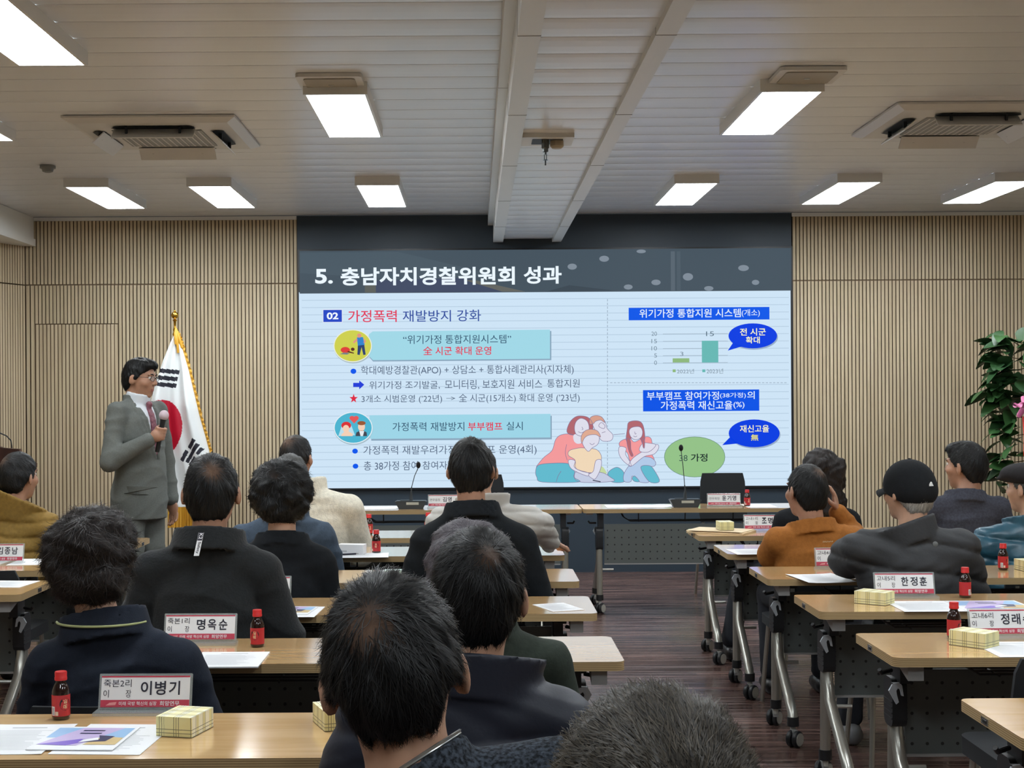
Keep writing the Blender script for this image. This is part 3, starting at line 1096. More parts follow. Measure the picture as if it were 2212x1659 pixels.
def make_table():
    r = empty('folding_table', (0, 0, 0), 0, None, 'table')
    m = MB()
    m.prism(rrect(-TL / 2, -TD / 2, TL / 2, TD / 2, .028), TH - .028, TH, M_top, M_edge)
    m.build('tabletop', r, smooth=True)
    for s in (-1, 1):
        X = s * (TL / 2 - .115)
        m = MB()
        m.tube([(X, .17, .47), (X, .175, .40), (X, .185, .11)], .021, M_steel, 12)
        m.tube([(X, .14, .48), (X, .13, .42), (X, .06, .28), (X, -.15, .16), (X, -.175, .12), (X, -.175, .11)] if False else
               [(X, .15, .50), (X, .145, .42), (X, .10, .33), (X, -.10, .19), (X, -.165, .14), (X, -.175, .11)], .022, M_steel, 12)
        for y in (.185, -.175):
            m.cyl((X, y, .085), (X, y, .125), .0255, M_black, 14)
        m.cyl((X - s * .02, .16, .30), (X - s * .10, .16, .30), .008, M_steel, 8)
        leg = m.build('leg', r, smooth=True)
        m = MB()                                           # joint below the top
        m.prism(rrect(.105, .44, .205, .60, .03), -.024, .024, M_black, T=Matrix.Translation((X, 0, 0)) @ Matrix(((0, 0, 1, 0), (1, 0, 0, 0), (0, 1, 0, 0), (0, 0, 0, 1))))
        m.box((X - s * .012, .13, .645), (.036, .10, .11), M_black)
        m.box((X - s * .012, .02, .69), (.036, .32, .024), M_black)
        for k in range(4):
            m.box((X, .154, .47 + k * .018), (.052, .09, .005), M_black)
        m.build('joint_housing', leg, smooth=True)
        m = MB()
        m.prism([(-TD / 2 + .03, .655), (-TD / 2 + .14, .685), (-TD / 2 + .14, .702), (-TD / 2 + .03, .702)], -.04, .04, M_gplast, T=Matrix.Translation((s * (TL / 2 - .075), 0, 0)) @ Matrix(((0, 0, .6, 0), (1, 0, 0, 0), (0, 1, 0, 0), (0, 0, 0, 1))))
        m.build('corner_bracket', leg)
        m = MB()                                           # two-pronged pale lever on the outer side
        poly = [(-.026, .548), (-.021, .582), (-.014, .592), (.008, .590), (.022, .566), (-.002, .522), (-.010, .529), (-.004, .552), (-.002, .566), (-.007, .574), (-.014, .569), (-.018, .550)]
        n = len(poly)
        a = [(X + s * .018 - s * x, .088, z) for x, z in [(-q[0], q[1]) for q in poly]]; b = [(x, .098, z) for x, y, z in a]
        m.add(a + b, [tuple(range(n)), tuple(range(2 * n - 1, n - 1, -1))] + [(k, (k + 1) % n, n + (k + 1) % n, n + k) for k in range(n)], M_lever)
        m.box((X + s * .018, .10, .575), (.02, .02, .03), M_black)
        m.tube([(X + s * .02, .13, .625), (X + s * .06, .10, .622), (X + s * .07, .09, .635)], .007, M_black, 8)
        m.build('release_lever', leg, weld=True)
        for y, dy in ((.185, .035), (-.175, -.03)):
            m = MB()
            m.cyl((X, y, .06), (X, y, .087), .012, M_hub, 10)
            m.box((X, y + dy * .5, .06), (.022, .05, .03), M_gplast)
            c = Vector((X, y + dy, .036))
            for e in (-1, 1):
                ax = Vector((.72, -.69 * (1 if dy < 0 else .8), 0)).normalized()       # the wheels stand turned aside
                m.lathe([(.0, -.011), (.032, -.011), (.036, -.006), (.036, .006), (.032, .011), (.0, .011)], M_black, c=c + ax * (e * .015), n=20, ax=ax)
                m.lathe([(.0, -.001), (.028, -.001), (.028, .0015), (.0, .0015)], M_hub, c=c + ax * (e * .0268), n=18, ax=ax)
            m.build('caster', leg, smooth=True)
        m = MB()
        m.box((s * (TL / 2 + .001), .03, TH - .015), (.003, .05, .018), mat('chrome'))
        m.box((s * (TL / 2 + .0025), .03, TH - .015), (.002, .026, .008), M_black)
        m.build('coupling_plate', r)
    m = MB()
    m.span((-TL / 2 + .15, .168, .34), (TL / 2 - .15, .174, .62), M_perf)
    m.span((-TL / 2 + .15, .155, .335), (TL / 2 - .15, .176, .343), M_gplast)
    m.build('modesty_panel', r)
    m = MB()                                               # wire book shelf
    for k in range(3):
        y = .0 + k * .055
        m.tube([(-.62, y, .70), (-.60, y, .66), (-.56, y, .635), (.56, y, .635), (.60, y, .66), (.62, y, .70)], .004, M_black, 6)
    for x in (-.5, -.17, .17, .5):
        m.tube([(x, -.01, .632), (x, .115, .632), (x, .125, .70)], .004, M_black, 6)
    m.build('book_shelf', r, smooth=True)
    return r


ROWZ = [8.61, 7.68, 6.69, 5.75, 4.82, 3.78]       # back edges of the right-hand rows
LROWZ = [8.61, 7.68, 6.66, 5.75, 4.79, 3.66]      # back edges of the left-hand rows
ORD = ['frontmost', 'second', 'third', 'fourth', 'fifth', 'sixth']
RXC, LXC, FXC = 1.26 + TL / 2, .445 - TL / 2, -1.86 - TL / 2
ttab = make_table()
first = True
RL = ['wood-top folding table holding the brown envelope folder, right block', 'wood-top folding table right in front of the person in the orange-brown jacket',
      'wood-top folding table behind the orange-brown jacket, its long top under the black cap man', 'wood-top folding table in front of the black-capped man, holding a plaid box and a nameplate',
      'wood-top folding table carrying the nameplate cut by the right picture edge', 'wood-top folding table whose corner alone shows at the bottom right']
LL = ['wood-top folding table nearest the display in the left block', 'wood-top folding table with the white carton and a bottle, a hand resting on its end',
      'wood-top folding table just behind the second left row, its corner beside the black jacket back', 'wood-top folding table with a brochure, behind the dark fleece back',
      'wood-top folding table with the white paper stack, ending at the aisle behind the green jacket', 'wood-top folding table at the bottom left with the nearest nameplate and plaid box']
for z, l in zip(ROWZ, RL):
    place(ttab, first, (RXC, z - TD / 2, 0), 0, l, 'tables of the right block'); first = False
for z, l in zip(LROWZ, LL):
    place(ttab, False, (LXC, z - TD / 2, 0), 0, l, 'tables of the left block')
for z, l in zip((8.26, 7.17, 6.35), ('wood-top folding table whose corner shows below the standing speaker', 'wood-top folding table at the left edge with a nameplate on it', 'wood-top folding table at the left edge with one loose sheet and its leg in view')):
    place(ttab, False, (FXC, z - TD / 2, 0), 0, l, 'tables at the far left')
for x, l in ((.755 + TL / 2, 'long head table facing the audience, right half with microphone and nameplate'), (.745 - TL / 2, 'long head table facing the audience, left half behind the pale puffer jacket')):
    place(ttab, False, (x, 10.35, 0), PI, l, 'head tables below the display')

# ------------------------------------------------------------------ chairs
M_mesh = mat('black_chair_fabric', (24, 28, 32), 0.75, bump=.2, bscale=500)


def make_chair(name, bw, z0, z1, tilt):
    r = empty(name, (0, 0, 0), 0, None, 'chair')
    m = MB(); m.prism(rrect(-.22, -.20, .22, .22, .06), .40, .445, M_mesh); m.build('seat', r, smooth=True)
    m = MB()
    N, K = 12, 6
    vs, fs = [], []
    for side in (0, 1):
        for i in range(K + 1):
            t = i / K
            z = z0 + (z1 - z0) * t
            hw = bw / 2 * (1 - .10 * t) * (1 if 0 < i < K else .93)
            for j in range(N + 1):
                u = j / N * 2 - 1
                vs.append((u * hw, -.188 - tilt * t + .014 * (u * u) - side * .016, z))
    n2 = (N + 1) * (K + 1)
    for i in range(K):
        for j in range(N):
            a = i * (N + 1) + j
            fs.append((a, a + N + 1, a + N + 2, a + 1))
            fs.append((n2 + a, n2 + a + 1, n2 + a + N + 2, n2 + a + N + 1))
    for i in range(K):
        for j in (0, N):
            a = i * (N + 1) + j
            q = (a, n2 + a, n2 + a + N + 1, a + N + 1)
            fs.append(q if j == 0 else q[::-1])
    for i in (0, K):
        for j in range(N):
            a = i * (N + 1) + j
            q = (a, a + 1, n2 + a + 1, n2 + a)
            fs.append(q if i == 0 else q[::-1])
    m.add(vs, fs, M_mesh)
    m.build('backrest', r, smooth=True)
    for s in (-1, 1):
        m = MB()
        m.tube([(s * .15, -.10, .40), (s * .15, -.205, .42), (s * .15, -.208 - tilt * .2, z0 + .12)], .010, M_steel, 8)
        m.build('back_support', r, smooth=True)
    for sx in (-1, 1):
        for sy in (-1, 1):
            m = MB(); m.tube([(sx * .19, sy * .15, .40), (sx * .215, sy * .20, .0)], .011, M_steel, 8); m.build('leg', r, smooth=True)
    return r


chair = make_chair('conference_chair', .43, .50, .705, .02)
CHAIR_FIRST = [True]


def put_chair(x, y, rz, label, group='chairs in the rows'):
    o = place(chair, CHAIR_FIRST[0], (x, y, 0), rz, label, group)
    CHAIR_FIRST[0] = False
    o.scale = (1, 1, 1)
    return o


tall = make_chair('office_chair', .37, .55, .925, .03)
p = at(1566, 1040, 10.98)
place(tall, True, (p.x, 10.88, 0), PI, 'black high-backed chair behind the head table, beside the right microphone', 'chairs at the head table')
place(tall, False, (at(1040, 1040, 10.9).x, 10.88, 0), PI, 'black high-backed chair behind the head table, partly behind the pale puffer jacket', 'chairs at the head table')
put_chair(at(2345, 1460, 3.95).x, 4.14, 0, 'black empty chair cut by the right picture edge, above the bottom right table corner').scale = (1, 1, 1.14)
put_chair(at(-48, 1230, 6.5).x, 6.66, 0, 'black empty chair at the left picture edge between two tables').scale = (1, 1, 1.08)
put_chair(at(905, 1170, 7.72).x, 7.95, 0, 'black empty chair left of the black jacket back, behind the first left row')

# ------------------------------------------------------------------ things on the tables
M_glassb = mat('dark_brown_glass', (34, 16, 12), 0.08, spec=.6, coat=.5)
M_red = mat('bottle_label_red', (186, 40, 46), 0.45)
M_cap = mat('bottle_cap_red', (204, 44, 44), 0.35)
M_paper = mat('white_paper', (232, 234, 236), 0.7)
M_ink = mat('black_ink', (36, 36, 52), 0.6)
M_pink = mat('band_red', (192, 62, 84), 0.5)
M_acr = mat('clear_acrylic', (196, 204, 204), 0.12, trans=0.0, alpha=0.35, spec=.6)


def make_bottle():
    r = empty('tonic_bottle', (0, 0, 0), 0, None, 'bottle')
    m = MB()
    m.lathe([(.018, .0), (.0215, .003), (.0222, .008), (.0222, .066), (.021, .074), (.0165, .085), (.0125, .092), (.0125, .099)], M_glassb, n=24)
    m.build('glass_body', r, smooth=True)
    m = MB(); m.lathe([(.0150, .097), (.0153, .099), (.0153, .104), (.0146, .105), (.0150, .116), (.0140, .1185)], M_cap, n=24); m.build('cap', r, smooth=True)
    m = MB()
    N = 28
    def wrap(a0, a1, z0, z1, rr, mm):
        k = max(2, int((a1 - a0) / .2))
        vs = []
        for i in range(k + 1):
            a = a0 + (a1 - a0) * i / k
            vs += [(rr * math.sin(a), -rr * math.cos(a), z0), (rr * math.sin(a), -rr * math.cos(a), z1)]
        m.add(vs, [(2 * i, 2 * i + 2, 2 * i + 3, 2 * i + 1) for i in range(k)], mm)
    wrap(-PI, PI, .010, .062, .0225, M_red)
    k = 20                                                  # dark emblem, lettering and the bar code patch
    vs = [(.0227 * math.sin(.75 + .62 * math.cos(2 * PI * i / k)), -.0227 * math.cos(.75 + .62 * math.cos(2 * PI * i / k)), .040 + .016 * math.sin(2 * PI * i / k)) for i in range(k)]
    m.add(vs, [tuple(range(k))], mat('bottle_emblem_black', (24, 16, 16), .5))
    v, f, asp = glyphs('쌍화탕'[:2], .01)
    vs = []
    for a, b in v:
        th = .75 + (b - .5) * .45; z = .028 + a * .024
        vs.append((.0229 * math.sin(th), -.0229 * math.cos(th), z))
    m.add(vs, f, mat('bottle_lettering', (232, 214, 170), .5))
    wrap(-.95, -.45, .012, .034, .0227, M_paper)
    for i in range(6):
        wrap(-.9, -.5, .014 + i * .0031, .0153 + i * .0031, .0228, M_ink)
    wrap(-.38, -.02, .012, .022, .0227, mat('label_cream', (224, 200, 178), .6))
    m.build('label', r)
    return r


bot = make_bottle()
BF = [True]


def bottle(px, py, label, rz=0.0, Z=None):
    p = on_z(px, py, TH) if Z is None else Vector((at(px, py, Z).x, Z, TH))
    place(bot, BF[0], (p.x, p.y, TH + .0005), rz, label, 'tonic bottles with red caps'); BF[0] = False


bottle(132, 1553, 'nearest red-capped brown tonic bottle, left of the nearest nameplate')
bottle(556, 1397, 'red-capped brown tonic bottle right of the nameplate behind the dark fleece back', -1.0)
bottle(797, 1156, 'red-capped brown tonic bottle on the first left row, upper of two close together', -.3, 8.36)
bottle(813, 1191, 'red-capped brown tonic bottle beside the white carton', -.8, 7.38)
bottle(925, 1120, 'red-capped brown tonic bottle mostly hidden by the black jacket shoulder', .2, 8.45)
bottle(1614, 1095, 'red-capped brown tonic bottle on the head table beside the right nameplate', -.4, 10.3)
bottle(2167, 1231, 'red-capped brown tonic bottle in front of the teal puffer jacket', .1)
bottle(2085, 1291, 'red-capped brown tonic bottle behind the dark grey puffer jacket, right of a nameplate', 1.2)
bottle(2061, 1379, 'red-capped brown tonic bottle left of the nameplate cut by the right edge', .1)


def make_plate(l1, l2, name, big=True):
    r = empty('nameplate', (0, 0, 0), 0, None, 'nameplate')
    W, H = .226, .082
    tl = math.radians(14)
    R = Matrix.Rotation(-tl, 4, 'X')
    T = Matrix.Translation((0, .012, .010)) @ R
    def q(mb_, x0, z0, x1, z1, y, mm):
        mb_.add([T @ Vector(v) for v in ((x0, y, z0), (x1, y, z0), (x1, y, z1), (x0, y, z1))], [(0, 1, 2, 3)], mm)
    m = MB()
    m.box((0, 0, .004), (W + .018, .06, .008), M_acr)
    m.prism(rrect(-W / 2 - .006, .0, W / 2 + .006, H + .006, .003), -.0042, -.0010, M_acr, T=T @ Matrix.Rotation(PI / 2, 4, 'X'))
    m.build('acrylic_stand', r)
    m = MB()
    m.prism(rrect(-W / 2, .004, W / 2, H, .001), -.0005, .0008, M_paper, T=T @ Matrix.Rotation(PI / 2, 4, 'X'))
    q(m, -W / 2, .004, W / 2, .022, -.0012, M_pink); q(m, -W / 2, H - .004, W / 2, H, -.0012, M_pink)
    def tx(body, x0, z0, x1, z1, mm, bold=0):
        o = T @ Vector((x0, -.0016, z0)); ux = (T @ Vector((x1, -.0016, z0))) - o; uz = (T @ Vector((x0, -.0016, z1))) - o
        put_text(m, body, o, ux, uz, mm, bold)
    if l2:
        tx(l1, -.107, .054, -.036, .073, M_ink); tx(l2[0], -.107, .028, -.093, .047, M_ink); tx(l2[1], -.050, .028, -.036, .047, M_ink)
    else:
        tx(l1, -.104, .040, -.030, .058, M_ink)
    n = len(name)
    for i, ch in enumerate(name):
        a = -.012 + i * .036
        tx(ch, a, .034, a + .028, .069, M_ink, .018)
    tx('미래 국방 혁신의 심장', -.066, .008, .030, .018, M_paper, .008); tx('희망연무', .038, .007, .088, .019, M_paper, .012)
    m.add([T @ Vector(v) for v in ((-.10, -.0016, .008), (-.075, -.0016, .009), (-.072, -.0016, .017), (-.09, -.0016, .015))], [(0, 1, 2, 3)], mat('band_mark', (226, 150, 150), .6))
    m.build('card', r)
    return r


def nameplate(px, py, l1, l2, name, label, rz=0.0, Z=None):
    p = on_z(px, py, TH) if Z is None else Vector((at(px, py, Z).x, Z, TH))
    r = make_plate(l1, l2, name)
    r.location = (p.x, p.y, TH + .0005); r.rotation_euler.z = rz
    tag(r, label, None, 'acrylic nameplates')


nameplate(310, 1542, '죽본2리', '이장', '이병기', 'nearest acrylic nameplate with a red band, behind the plaid box at the bottom left', -.01)
nameplate(430, 1395, '죽본1리', '이장', '명옥순', 'acrylic nameplate with a red band, in front of the dark fleece back beside a bottle', -.02, 4.68)
nameplate(562, 1303, '죽본3리', '이장', '이선교', 'acrylic nameplate of which only the right end shows beside the dark fleece back', -.02, 5.66)
nameplate(-4, 1203, '동산2리', '이장', '김종남', 'acrylic nameplate at the left edge in front of the mustard puffer jacket', 0, 7.0)
nameplate(1565, 1095, '연무회장', None, '윤기영', 'small acrylic nameplate on the head table in front of the black chair', 0, 10.26)
nameplate(960, 1095, '연무읍장', None, '김영', 'acrylic nameplate on the head table half hidden by the pale puffer jacket', 0, 10.3)
nameplate(1652, 1145, '고내1리', '이장', '조명호', 'acrylic nameplate half hidden by the orange-brown jacket sleeve', 0, 8.42)
nameplate(1819, 1235, '고내4리', '이장', '김남수', 'acrylic nameplate half hidden by the dark grey puffer sleeve', 0, 6.58)
nameplate(1957, 1291, '고내5리', '이장', '한정훈', 'acrylic nameplate behind the dark grey puffer, between a plaid box and a bottle', -.02)
nameplate(2176, 1380, '고내6리', '이장', '정래수', 'acrylic nameplate cut by the right picture edge, behind a plaid box', .02)


def plaid():
    m = mat('plaid_wrap', (238, 232, 184), 0.45)
    nt = m.node_tree
    b = nt.nodes['Principled BSDF']
    tc = nt.nodes.new('ShaderNodeTexCoord'); sp = nt.nodes.new('ShaderNodeSeparateXYZ')
    nt.links.new(tc.outputs['Object'], sp.inputs[0])
    prev = None
    col = lin((238, 232, 184))
    for ax, pitch, duty, c2 in ((0, .036, .45, (240, 237, 212)), (1, .036, .40, (232, 224, 164)), (0, .0062, .22, (112, 108, 84)), (1, .0068, .20, (112, 108, 84)), (2, .0085, .18, (120, 116, 92))):
        d = nt.nodes.new('ShaderNodeMath'); d.operation = 'DIVIDE'; d.inputs[1].default_value = pitch
        nt.links.new(sp.outputs[ax], d.inputs[0])
        f = nt.nodes.new('ShaderNodeMath'); f.operation = 'FRACT'; nt.links.new(d.outputs[0], f.inputs[0])
        g = nt.nodes.new('ShaderNodeMath'); g.operation = 'LESS_THAN'; g.inputs[1].default_value = duty
        nt.links.new(f.outputs[0], g.inputs[0])
        fac = g.outputs[0]
        if pitch < .01:                                    # thin lines come in bundles
            d2 = nt.nodes.new('ShaderNodeMath'); d2.operation = 'DIVIDE'; d2.inputs[1].default_value = pitch * 6.5
            nt.links.new(sp.outputs[ax], d2.inputs[0])
            f2 = nt.nodes.new('ShaderNodeMath'); f2.operation = 'FRACT'; nt.links.new(d2.outputs[0], f2.inputs[0])
            g2 = nt.nodes.new('ShaderNodeMath'); g2.operation = 'LESS_THAN'; g2.inputs[1].default_value = .40
            nt.links.new(f2.outputs[0], g2.inputs[0])
            mu = nt.nodes.new('ShaderNodeMath'); mu.operation = 'MULTIPLY'
            nt.links.new(g.outputs[0], mu.inputs[0]); nt.links.new(g2.outputs[0], mu.inputs[1])
            fac = mu.outputs[0]
        mx = nt.nodes.new('ShaderNodeMix'); mx.data_type = 'RGBA'
        if prev is None: mx.inputs[6].default_value = col
        else: nt.links.new(prev, mx.inputs[6])
        mx.inputs[7].default_value = lin(c2)
        nt.links.new(fac, mx.inputs[0])
        prev = mx.outputs[2]
    nt.links.new(prev, b.inputs['Base Color'])
    return m


M_plaid = plaid()


def make_box():
    r = empty('gift_box', (0, 0, 0), 0, None, 'box')
    m = MB(); m.prism(rrect(-.046, -.062, .046, .062, .003, 2), 0, .047, M_plaid); m.build('wrapped_carton', r)
    for s in (-1, 1):                                      # folded paper end flaps
        m = MB()
        y = s * .0624
        m.add([(-.045, y, .046), (.045, y, .046), (.014, y + s * .0006, .020), (-.014, y + s * .0006, .020)], [(0, 1, 2, 3) if s < 0 else (3, 2, 1, 0)], M_plaid)
        m.add([(-.045, y, .001), (.045, y, .001), (.014, y + s * .0008, .022), (-.014, y + s * .0008, .022)], [(3, 2, 1, 0) if s < 0 else (0, 1, 2, 3)], M_plaid)
        m.build('end_fold', r)
    return r


gb = make_box()
GF = [True]


def gift(px, py, label, rz, Z=None):
    p = on_z(px, py, TH) if Z is None else Vector((at(px, py, Z).x, Z, TH))
    place(gb, GF[0], (p.x, p.y, TH + .0005), rz, label, 'plaid wrapped boxes'); GF[0] = False


gift(400, 1580, 'nearest yellow plaid wrapped box, in front of the nearest nameplate', -.25)
gift(728, 1566, 'yellow plaid wrapped box half hidden by the nearest seated man', .35)
gift(1889, 1303, 'yellow plaid wrapped box left of a nameplate, on the fourth right table', .9)
gift(2104, 1394, 'yellow plaid wrapped box in front of the nameplate cut by the right edge', .75)
gift(2225, 1232, 'yellow plaid wrapped box just at the right picture edge beside a bottle', .1)
# the one on top of the envelope folder is added with the folder

r = empty('white_carton', (at(761, 1190, 7.34).x, 7.34, TH + .0005), math.radians(-12), 'small white carton on the second left table beside a bottle', 'box')
m = MB(); m.prism(rrect(-.067, -.03, .067, .03, .002, 2), 0, .05, M_paper); m.build('carton', r)
m = MB(); m.add([(-.05, -.0302, .012), (-.02, -.0302, .012), (-.02, -.0302, .02), (-.05, -.0302, .02)], [(0, 1, 2, 3)], mat('print_grey', (190, 194, 200), .6)); m.build('label', r)

PRINT = mat('printed_grey', (172, 176, 182), .7)


def sheet(c, wdt, dep, rz, z, label, lines=True, name='paper_sheet', group='papers on the tables', cat='paper', th=.0008, cover=False, curl=0.0):
    """one sheet of paper or a thin brochure lying on a table; its own printed lines are part of it"""
    m = MB()
    N = 6
    vs, fs = [], []
    for k in range(2):
        for i in range(N + 1):
            for j in range(N + 1):
                x, y = (i / N - .5) * wdt, (j / N - .5) * dep
                vs.append((x, y, (th if k else 0) + curl * (abs(x / wdt * 2) ** 4) * .5))
    o2 = (N + 1) ** 2
    for i in range(N):
        for j in range(N):
            a = i * (N + 1) + j
            fs.append((o2 + a, o2 + a + N + 1, o2 + a + N + 2, o2 + a + 1)); fs.append((a, a + 1, a + N + 2, a + N + 1))
    for i in range(N):
        a = i * (N + 1)
        fs.append((a, a + N + 1, o2 + a + N + 1, o2 + a)); a += N; fs.append((a + N + 1, a, o2 + a, o2 + a + N + 1))
        fs.append((i + 1, i, o2 + i, o2 + i + 1)); a = N * (N + 1) + i; fs.append((a, a + 1, o2 + a + 1, o2 + a))
    m.add(vs, fs, M_paper)
    zt = th + .0003
    qd = lambda x0, y0, x1, y1, mm, e=0: m.add([(x0 * wdt, y0 * dep, zt + e), (x1 * wdt, y0 * dep, zt + e), (x1 * wdt, y1 * dep, zt + e), (x0 * wdt, y1 * dep, zt + e)], [(0, 1, 2, 3)], mm)
    if cover:
        LIL, SKY, VIO, SAND, NAV = mat('cover_lilac', (196, 180, 220), .4), mat('cover_sky', (150, 190, 228), .4), mat('cover_violet', (120, 92, 196), .4), mat('cover_sand', (210, 184, 128), .4), mat('cover_navy', (44, 44, 86), .4)
        qd(-.46, .0, .46, .44, SKY)
        m.add([(x * wdt, y * dep, zt + .0002) for x, y in ((-.46, -.30), (.02, -.34), (.34, .44), (-.16, .44))], [(0, 1, 2, 3)], LIL)
        m.add([(x * wdt, y * dep, zt + .0004) for x, y in ((-.46, -.30), (-.1, -.34), (.16, -.10), (-.02, -.06), (-.2, -.16))], [(0, 1, 2, 3, 4)], VIO)
        m.add([(x * wdt, y * dep, zt + .0004) for x, y in ((.08, -.30), (.46, -.30), (.46, .0), (.2, .05))], [(0, 1, 2, 3)], SAND)
        m.add([(x * wdt, y * dep, zt + .0006) for x, y in ((.06, -.2), (.3, -.16), (.34, .06), (.14, .1), (.2, -.06))], [(0, 1, 2, 3, 4)], NAV)
        m.add([(x * wdt, y * dep, zt + .0008) for x, y in ((.0, -.22), (.2, -.1), (.16, .0), (.02, -.1))], [(0, 1, 2, 3)], M_paper)
        for k in range(2):
            qd(-.12, .16 + k * .12, .14, .21 + k * .12, NAV, .0006)
    elif lines:
        rnd = random.Random(label)
        qd(-.2, .36, .2, .385, PRINT)
        y = .27
        while y > -.4:
            qd(-.40, y, .1 + rnd.random() * .3, y + .009, PRINT); y -= .045
    p = Vector((c[0], c[1], z))
    o = m.build(name, loc=p, rotz=rz)
    return tag(o, label, cat, group)


Zt = TH + .0006
q = on_z(52, 1597, TH); sheet((q.x - .02, q.y), .21, .297, 0.0, Zt, 'white sheet at the bottom left corner left of the purple brochure', curl=.002)
q = on_z(228, 1597, TH); sheet((q.x + .02, q.y), .21, .297, -.06, Zt, 'white sheet under the purple brochure on the nearest table')
q = on_z(186, 1597, TH); sheet((q.x - .002, q.y - .005), .20, .225, -.05, Zt + .0022, 'purple and blue picture brochure on the nearest table', cover=True, name='brochure', cat='brochure', th=.002, group='brochures')
q = on_z(496, 1427, TH); sheet((q.x, q.y), .21, .25, .0, Zt, 'stack of white sheets in front of the dark fleece back, beside a bottle', th=.004)
q = on_z(630, 1322, TH); sheet((q.x, q.y), .21, .26, -.05, Zt, 'white sheet carrying the blue brochure, right of the dark fleece back')
q = on_z(634, 1320, TH); sheet((q.x - .02, q.y), .19, .20, -.1, Zt + .0012, 'blue picture brochure right of the dark fleece back', cover=True, name='brochure', cat='brochure', th=.002, group='brochures')
q = on_z(14, 1262, TH); sheet((q.x, q.y), .21, .22, -.1, Zt, 'single white sheet on the far left table at the picture edge')
q = on_z(22, 1214, TH); sheet((q.x - .12, q.y + .0), .21, .26, 0, Zt, 'white sheet under the mustard jacket nameplate, picture edge', )
q = on_z(74, 1214, TH); sheet((q.x, q.y), .20, .27, 0.05, Zt, 'glossy white sheet beside the dark curly hair at the left', False)
q = on_z(775, 1200, TH); sheet((q.x, q.y), .30, .21, .05, Zt, 'printed sheet under the white carton')
q = on_z(1757, 1250, TH); sheet((q.x + .03, q.y), .21, .297, .12, Zt, 'white sheet left of the dark grey puffer sleeve', curl=.006)
q = on_z(1622, 1192, TH); sheet((q.x + .05, q.y), .30, .25, .06, Zt, 'white sheet beside the orange-brown jacket elbow')
q = on_z(2003, 1310, TH); sheet((q.x, q.y), .25, .27, .0, Zt, 'white printed sheet in front of the nameplate on the fourth right table')
q = on_z(2140, 1309, TH); sheet((q.x, q.y), .27, .25, .0, Zt, 'lilac and blue picture brochure at the right picture edge', cover=True, name='brochure', cat='brochure', th=.002, group='brochures')
q = on_z(2200, 1403, TH); sheet((q.x + .02, q.y), .25, .27, .0, Zt, 'white printed sheet right of the plaid box at the right picture edge')
q = on_z(1206, 1312, TH); sheet((q.x, q.y), .13, .20, .35, Zt, 'white leaflet with a blue mark at the aisle end, beside the green jacket')
q = on_z(1640, 1095, TH); sheet((at(1640, 1095, 10.32).x, 10.33), .21, .30, 0, Zt, 'white sheet on the head table right of its bottle', False)
sheet((at(1385, 1095, 10.32).x, 10.36), .50, .26, 0, Zt, 'wide white sheet on the head table left of the right microphone', False)
sheet((at(820, 1098, 10.32).x, 10.36), .30, .25, 0, Zt, 'white sheet on the head table left of the left microphone', False)

# envelope folder with a plaid box on it
q = Vector((at(1557, 1148, 8.38).x, 8.36, TH))
m = MB()
M_env = mat('manila_paper', (206, 184, 146), .7)
m.box((0, 0, .005), (.34, .24, .010), M_env); m.box((-.01, .012, .0125), (.335, .235, .005), mat('manila_light', (220, 200, 166), .7))
m.prism([(-.165, -.12), (.165, -.12), (.02, -.03), (-.02, -.03)], .0151, .016, M_env)
o = m.build('envelope_folder', loc=(q.x, q.y, Zt), rotz=math.radians(-28)); tag(o, 'thick brown envelope folder on the frontmost right table', 'folder')
o = place(gb, False, (at(1566, 1140, 8.36).x, 8.36, Zt + .0175), .05, 'yellow plaid wrapped box standing on the brown envelope folder', 'plaid wrapped boxes')
o.scale = (.9, .9, 1.0)
# tissue pack, pen
r = empty('tissue_pack', (at(850, 1234, 6.5).x, 6.5, Zt), .1, 'small white and mint tissue pack on the third left table', 'tissue pack')
m = MB(); m.prism(rrect(-.04, -.03, .04, .03, .008), 0, .018, mat('mint_film', (204, 232, 222), .3)); m.build('pack', r, smooth=True)
m = MB(); m.box((.0, 0, .0185), (.05, .012, .001), M_paper); m.build('opening_strip', r)
r = empty('ballpoint_pen', (at(722, 1203, 7.3).x + .06, 7.27, Zt + .0008), .4, 'thin dark pen lying on the printed sheet by the white carton', 'pen')
m = MB(); m.tube([(-.065, 0, .005), (.055, 0, .005)], .0045, M_ink, 8); m.build('barrel', r, smooth=True)
m = MB(); m.tube([(.055, 0, .005), (.07, 0, .005)], [.004, .001], mat('chrome'), 8); m.build('tip', r, smooth=True)

# ------------------------------------------------------------------ table microphones
M_mic = mat('microphone_base', (48, 54, 58), .5)


def make_mic():
    r = empty('gooseneck_microphone', (0, 0, 0), 0, None, 'microphone')
    m = MB()
    poly = [(-.085, 0), (.085, 0), (.112, .052), (.10, .058), (-.10, .058), (-.112, .052)]
    m.prism(poly, -.05, .05, M_mic, T=Matrix.Rotation(PI / 2, 4, 'X'))
    b = m.build('base', r)
    m = MB(); m.box((.012, -.0508, .040), (.088, .002, .018), mat('base_label', (176, 180, 172), .5)); m.build('name_strip', b)
    m = MB(); m.box((-.04, .0, .060), (.07, .05, .004), M_black); m.build('button_panel', b)
    return r


